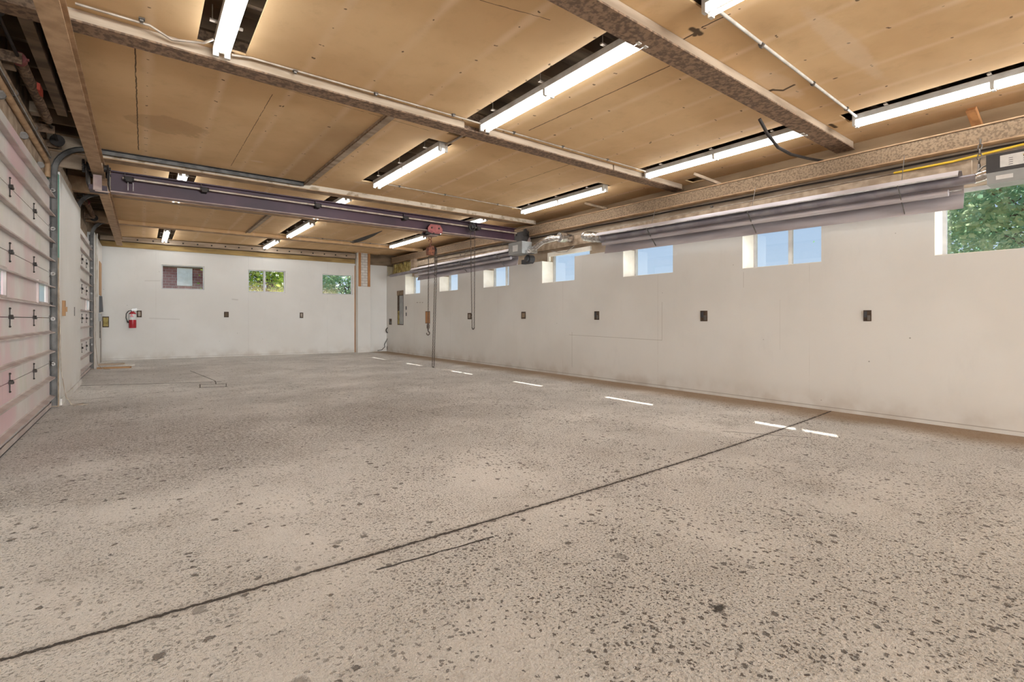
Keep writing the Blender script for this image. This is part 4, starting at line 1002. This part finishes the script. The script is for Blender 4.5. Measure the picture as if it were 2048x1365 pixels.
# cord in the corner
pts = [on_r(779.5,650,-.03)]; 
for (u, v) in [(778.5,556),(778.5,600),(778.2,630),(777,640)]: pass
c0 = [on_b(778,552,-.05), on_b(778.4,600,-.05), on_b(777.6,640,-.05), on_b(776.3,657,-.06)]
r = thing('power_cord', 'black power cord looped against the wall in the back right corner', 'cord', tuple(c0[-1]))
m = MB(); m.tube(c0, .012, 6); m.build('cord_run', M['black'], r)
cc = on_b(776,661,-.08); m = MB()
for q in range(3): m.tube([(cc.x+(.07+.008*q)*math.cos(2*PI*k/14), cc.y-.01*q, cc.z+(.085+.008*q)*math.sin(2*PI*k/14)) for k in range(14)], .012, 6, closed=True)
m.build('cord_coil', M['black'], r)
m = MB(); m.tube([on_b(u, v, -.07) for (u, v) in [(776,665),(777,675),(779,682),(780.3,686),(776,690),(774,695),(775,700)]], .010, 6)
m.tube([on_b(u, v, -.07) for (u, v) in [(776,665),(775.5,676),(772,684),(769,690),(770,694),(767,697),(764,700),(760,701),(755,702)]], .010, 6); m.build('cord_tail', M['black'], r)
pipe('wall_pipe', 'thin white pipe beside the back right corner running down from insulation', 'pipe', [on_b(775.2,545,-.04), on_b(775.2,576,-.04)], .016, 'fixture')
# insulation and framing above the corner
r = thing('insulation_batt', 'crumpled yellow insulation stuffed between boards above back right corner', 'insulation', (7.38,16.3,2.95))
m = MB()
for k in range(9):
    a = 15.5+k*.16; d_ = .03*math.sin(k*2.3)
    m.tube([(7.36+d_,a+random.uniform(-.06,.06),2.83),(7.42-d_,a+random.uniform(-.1,.1),2.93+random.uniform(0,.1)),(7.37+d_,a+random.uniform(-.1,.1),3.20)], [.04+random.random()*.03,.09,.03+random.random()*.04], 6)
m.build('batt', M['insul'], r)
for k, y in enumerate((15.0, 15.25)):
    m = MB(); m.box((7.33,y,2.82),(7.40,y+.09,3.25)); m.build('batten', M['wood_grey'], r)

# fire extinguisher
e0 = on_b(265.2,656.5,-.10); ex, ey_, ez = e0.x, yb(e0.x)-.11, e0.z
r = thing('fire_extinguisher', 'red and white fire extinguisher hanging on the back wall at left', 'fire extinguisher', (ex,ey_,ez))
R_ = .088
m = MB(); m.tube([(ex,ey_,ez),(ex,ey_,ez+.015),(ex,ey_,ez+.24)], [R_*.93,R_,R_], 24); m.build('cylinder_base', M['red'], r)
m = MB(); m.tube([(ex,ey_,ez+.2402),(ex,ey_,ez+.41)], [R_*1.005,R_*1.005], 24); m.build('label_band', M['label'], r)
m = MB(); m.tube([(ex,ey_,ez+.4102),(ex,ey_,ez+.44),(ex,ey_,ez+.475),(ex,ey_,ez+.49)], [R_,R_*.86,R_*.5,R_*.3], 24); m.build('shoulder', M['red'], r)
m = MB(); m.prism([(-.045,0,-.045),(.045,0,-.045),(.0,0,.045)], [(ex-.02,ey_-R_-.004,ez+.375),(ex-.02,ey_-R_+.02,ez+.375)]); m.build('red_emblem', M['red'], r)
m = MB(); m.cyl((ex,ey_,ez+.49),(ex,ey_,ez+.53),.022,12); m.box((ex-.03,ey_-.02,ez+.525),(ex+.11,ey_+.02,ez+.537)); m.bar((ex-.02,ey_,ez+.55),(ex+.10,ey_,ez+.575),.03,.01); m.build('valve_handle', M['steel_l'], r)
m = MB(); m.tube([(ex-.02,ey_,ez+.515),(ex-.09,ey_-.02,ez+.50),(ex-.145,ey_-.02,ez+.42),(ex-.15,ey_-.02,ez+.30),(ex-.12,ey_-.02,ez+.20)], .011, 8); m.tube([(ex-.12,ey_-.02,ez+.21),(ex-.10,ey_-.02,ez+.15)], [.018,.022], 8); m.build('hose', M['black'], r)
m = MB(); m.box((ex-.03,ey_+R_-.002,ez+.2),(ex+.03,yb(ex)-.002,ez+.5)); m.build('wall_bracket', M['dark'], r)

# planks on the floor
A, B = on_z(197,738.5,0), on_z(262,736.5,0)
m = MB(); m.bar((A.x-.02,A.y,.022),(B.x,B.y,.022),.09,.04); tag(m.build('floor_plank', M['wood_raw']), 'front one of two bare planks lying on floor by the left wall', 'plank', 'loose planks on the floor')
A, B = on_z(199,731.5,0), on_z(249,729.5,0)
m = MB(); m.bar((A.x-.02,A.y,.022),(B.x,B.y,.022),.10,.04); tag(m.build('floor_plank', M['wood_grey']), 'rear one of two planks lying on the floor by the left wall, shorter', 'plank', 'loose planks on the floor')
A = on_z(255,731.5,0); m = MB(); m.bar((A.x-.1,A.y+.05,.012),(A.x+.12,A.y-.12,.012),.10,.02); tag(m.build('wood_scrap', M['cream']), 'short pale wood scrap across the ends of the floor planks', 'wood scrap')

# ================================================================== OUTSIDE
r = thing('brick_building', 'red brick building with a boarded white window seen through the left back window', 'building', (-2,26,0))
m = MB(); m.box((-9,25,-.16),(3.0,33,7)); m.build('wall', M['brick_out'], r)
m = MB(); a, b = on_y(354,534,24.98), on_y(384.5,572.5,24.98); m.box((a.x,24.93,b.z),(b.x,24.998,a.z)); m.build('boarded_window', M['cream'], r)
m = MB(); m.box((-9,24.9,3.38),(3.05,24.999,3.50)); m.build('band_course', M['brick_white'] if False else M['wood_dark'], r)
m = MB(); m.box((-9.2,24.8,7),(3.2,33.2,7.3)); m.build('roof', M['roof'], r)
random.seed(21)
def tree(label, base, h, crown, rad, mt, nleaf=5200, lsz=.11, group='trees outside the windows'):
    r = thing('tree', label, 'tree', base, group); b = Vector(base)
    m = MB(); top = Vector(crown)
    m.tube([b, b.lerp(top,.4)+Vector((.1,.05,0)), b.lerp(top,.8), top+Vector((0,0,rad[2]*.3))], [.16,.12,.08,.03], 10); m.build('trunk', M['bark'], r)
    m = MB(); tips = []
    for k in range(34):
        th = random.uniform(0, 2*PI); ph = math.acos(random.uniform(-.75, 1)); q = random.uniform(.55,.95)
        tip = top+Vector((rad[0]*q*math.sin(ph)*math.cos(th), rad[1]*q*math.sin(ph)*math.sin(th), rad[2]*q*math.cos(ph)))
        st = b.lerp(top, random.uniform(.5,1.0)); m.tube([st, st.lerp(tip,.5)+Vector((0,0,.15)), tip], [.035,.02,.008], 5); tips.append(tip)
    m.build('branches', M['bark'], r)
    m = MB()
    for k in range(nleaf):
        t = random.choice(tips); s_ = min(rad)*.30
        c = t+Vector((random.gauss(0,s_), random.gauss(0,s_), random.gauss(0,s_*.8)))
        d = Vector((random.gauss(0,1), random.gauss(0,1), random.gauss(-.4,.6))).normalized(); u_ = d.cross(Vector((random.random(),random.random(),random.random()))).normalized()
        L = lsz*random.uniform(.7,1.3); W_ = L*.28; nrm = d.cross(u_)
        m.add([c, c+d*L*.45+u_*W_+nrm*W_*.3, c+d*L, c+d*L*.45-u_*W_+nrm*W_*.3], [(0,1,2),(0,2,3)])
    m.build('foliage', M[mt], r); return r
tree('bushy yellow-green tree behind the middle back window', (4.6,24.6,-.16), 5, (4.6,24.4,3.2), (1.7,1.5,2.2), 'leaf_a', 7000, .17)
tree('bushy green tree behind the rightmost back window', (9.6,28.2,-.16), 5, (9.5,28.0,3.0), (2.2,1.6,2.2), 'leaf_b', 8000, .17)
tree('leafy blue-green tree close behind the nearest right window', (12.4,.6,-.16), 5, (11.9,.75,3.3), (2.0,1.9,1.9), 'leaf_b', 22000, .10)
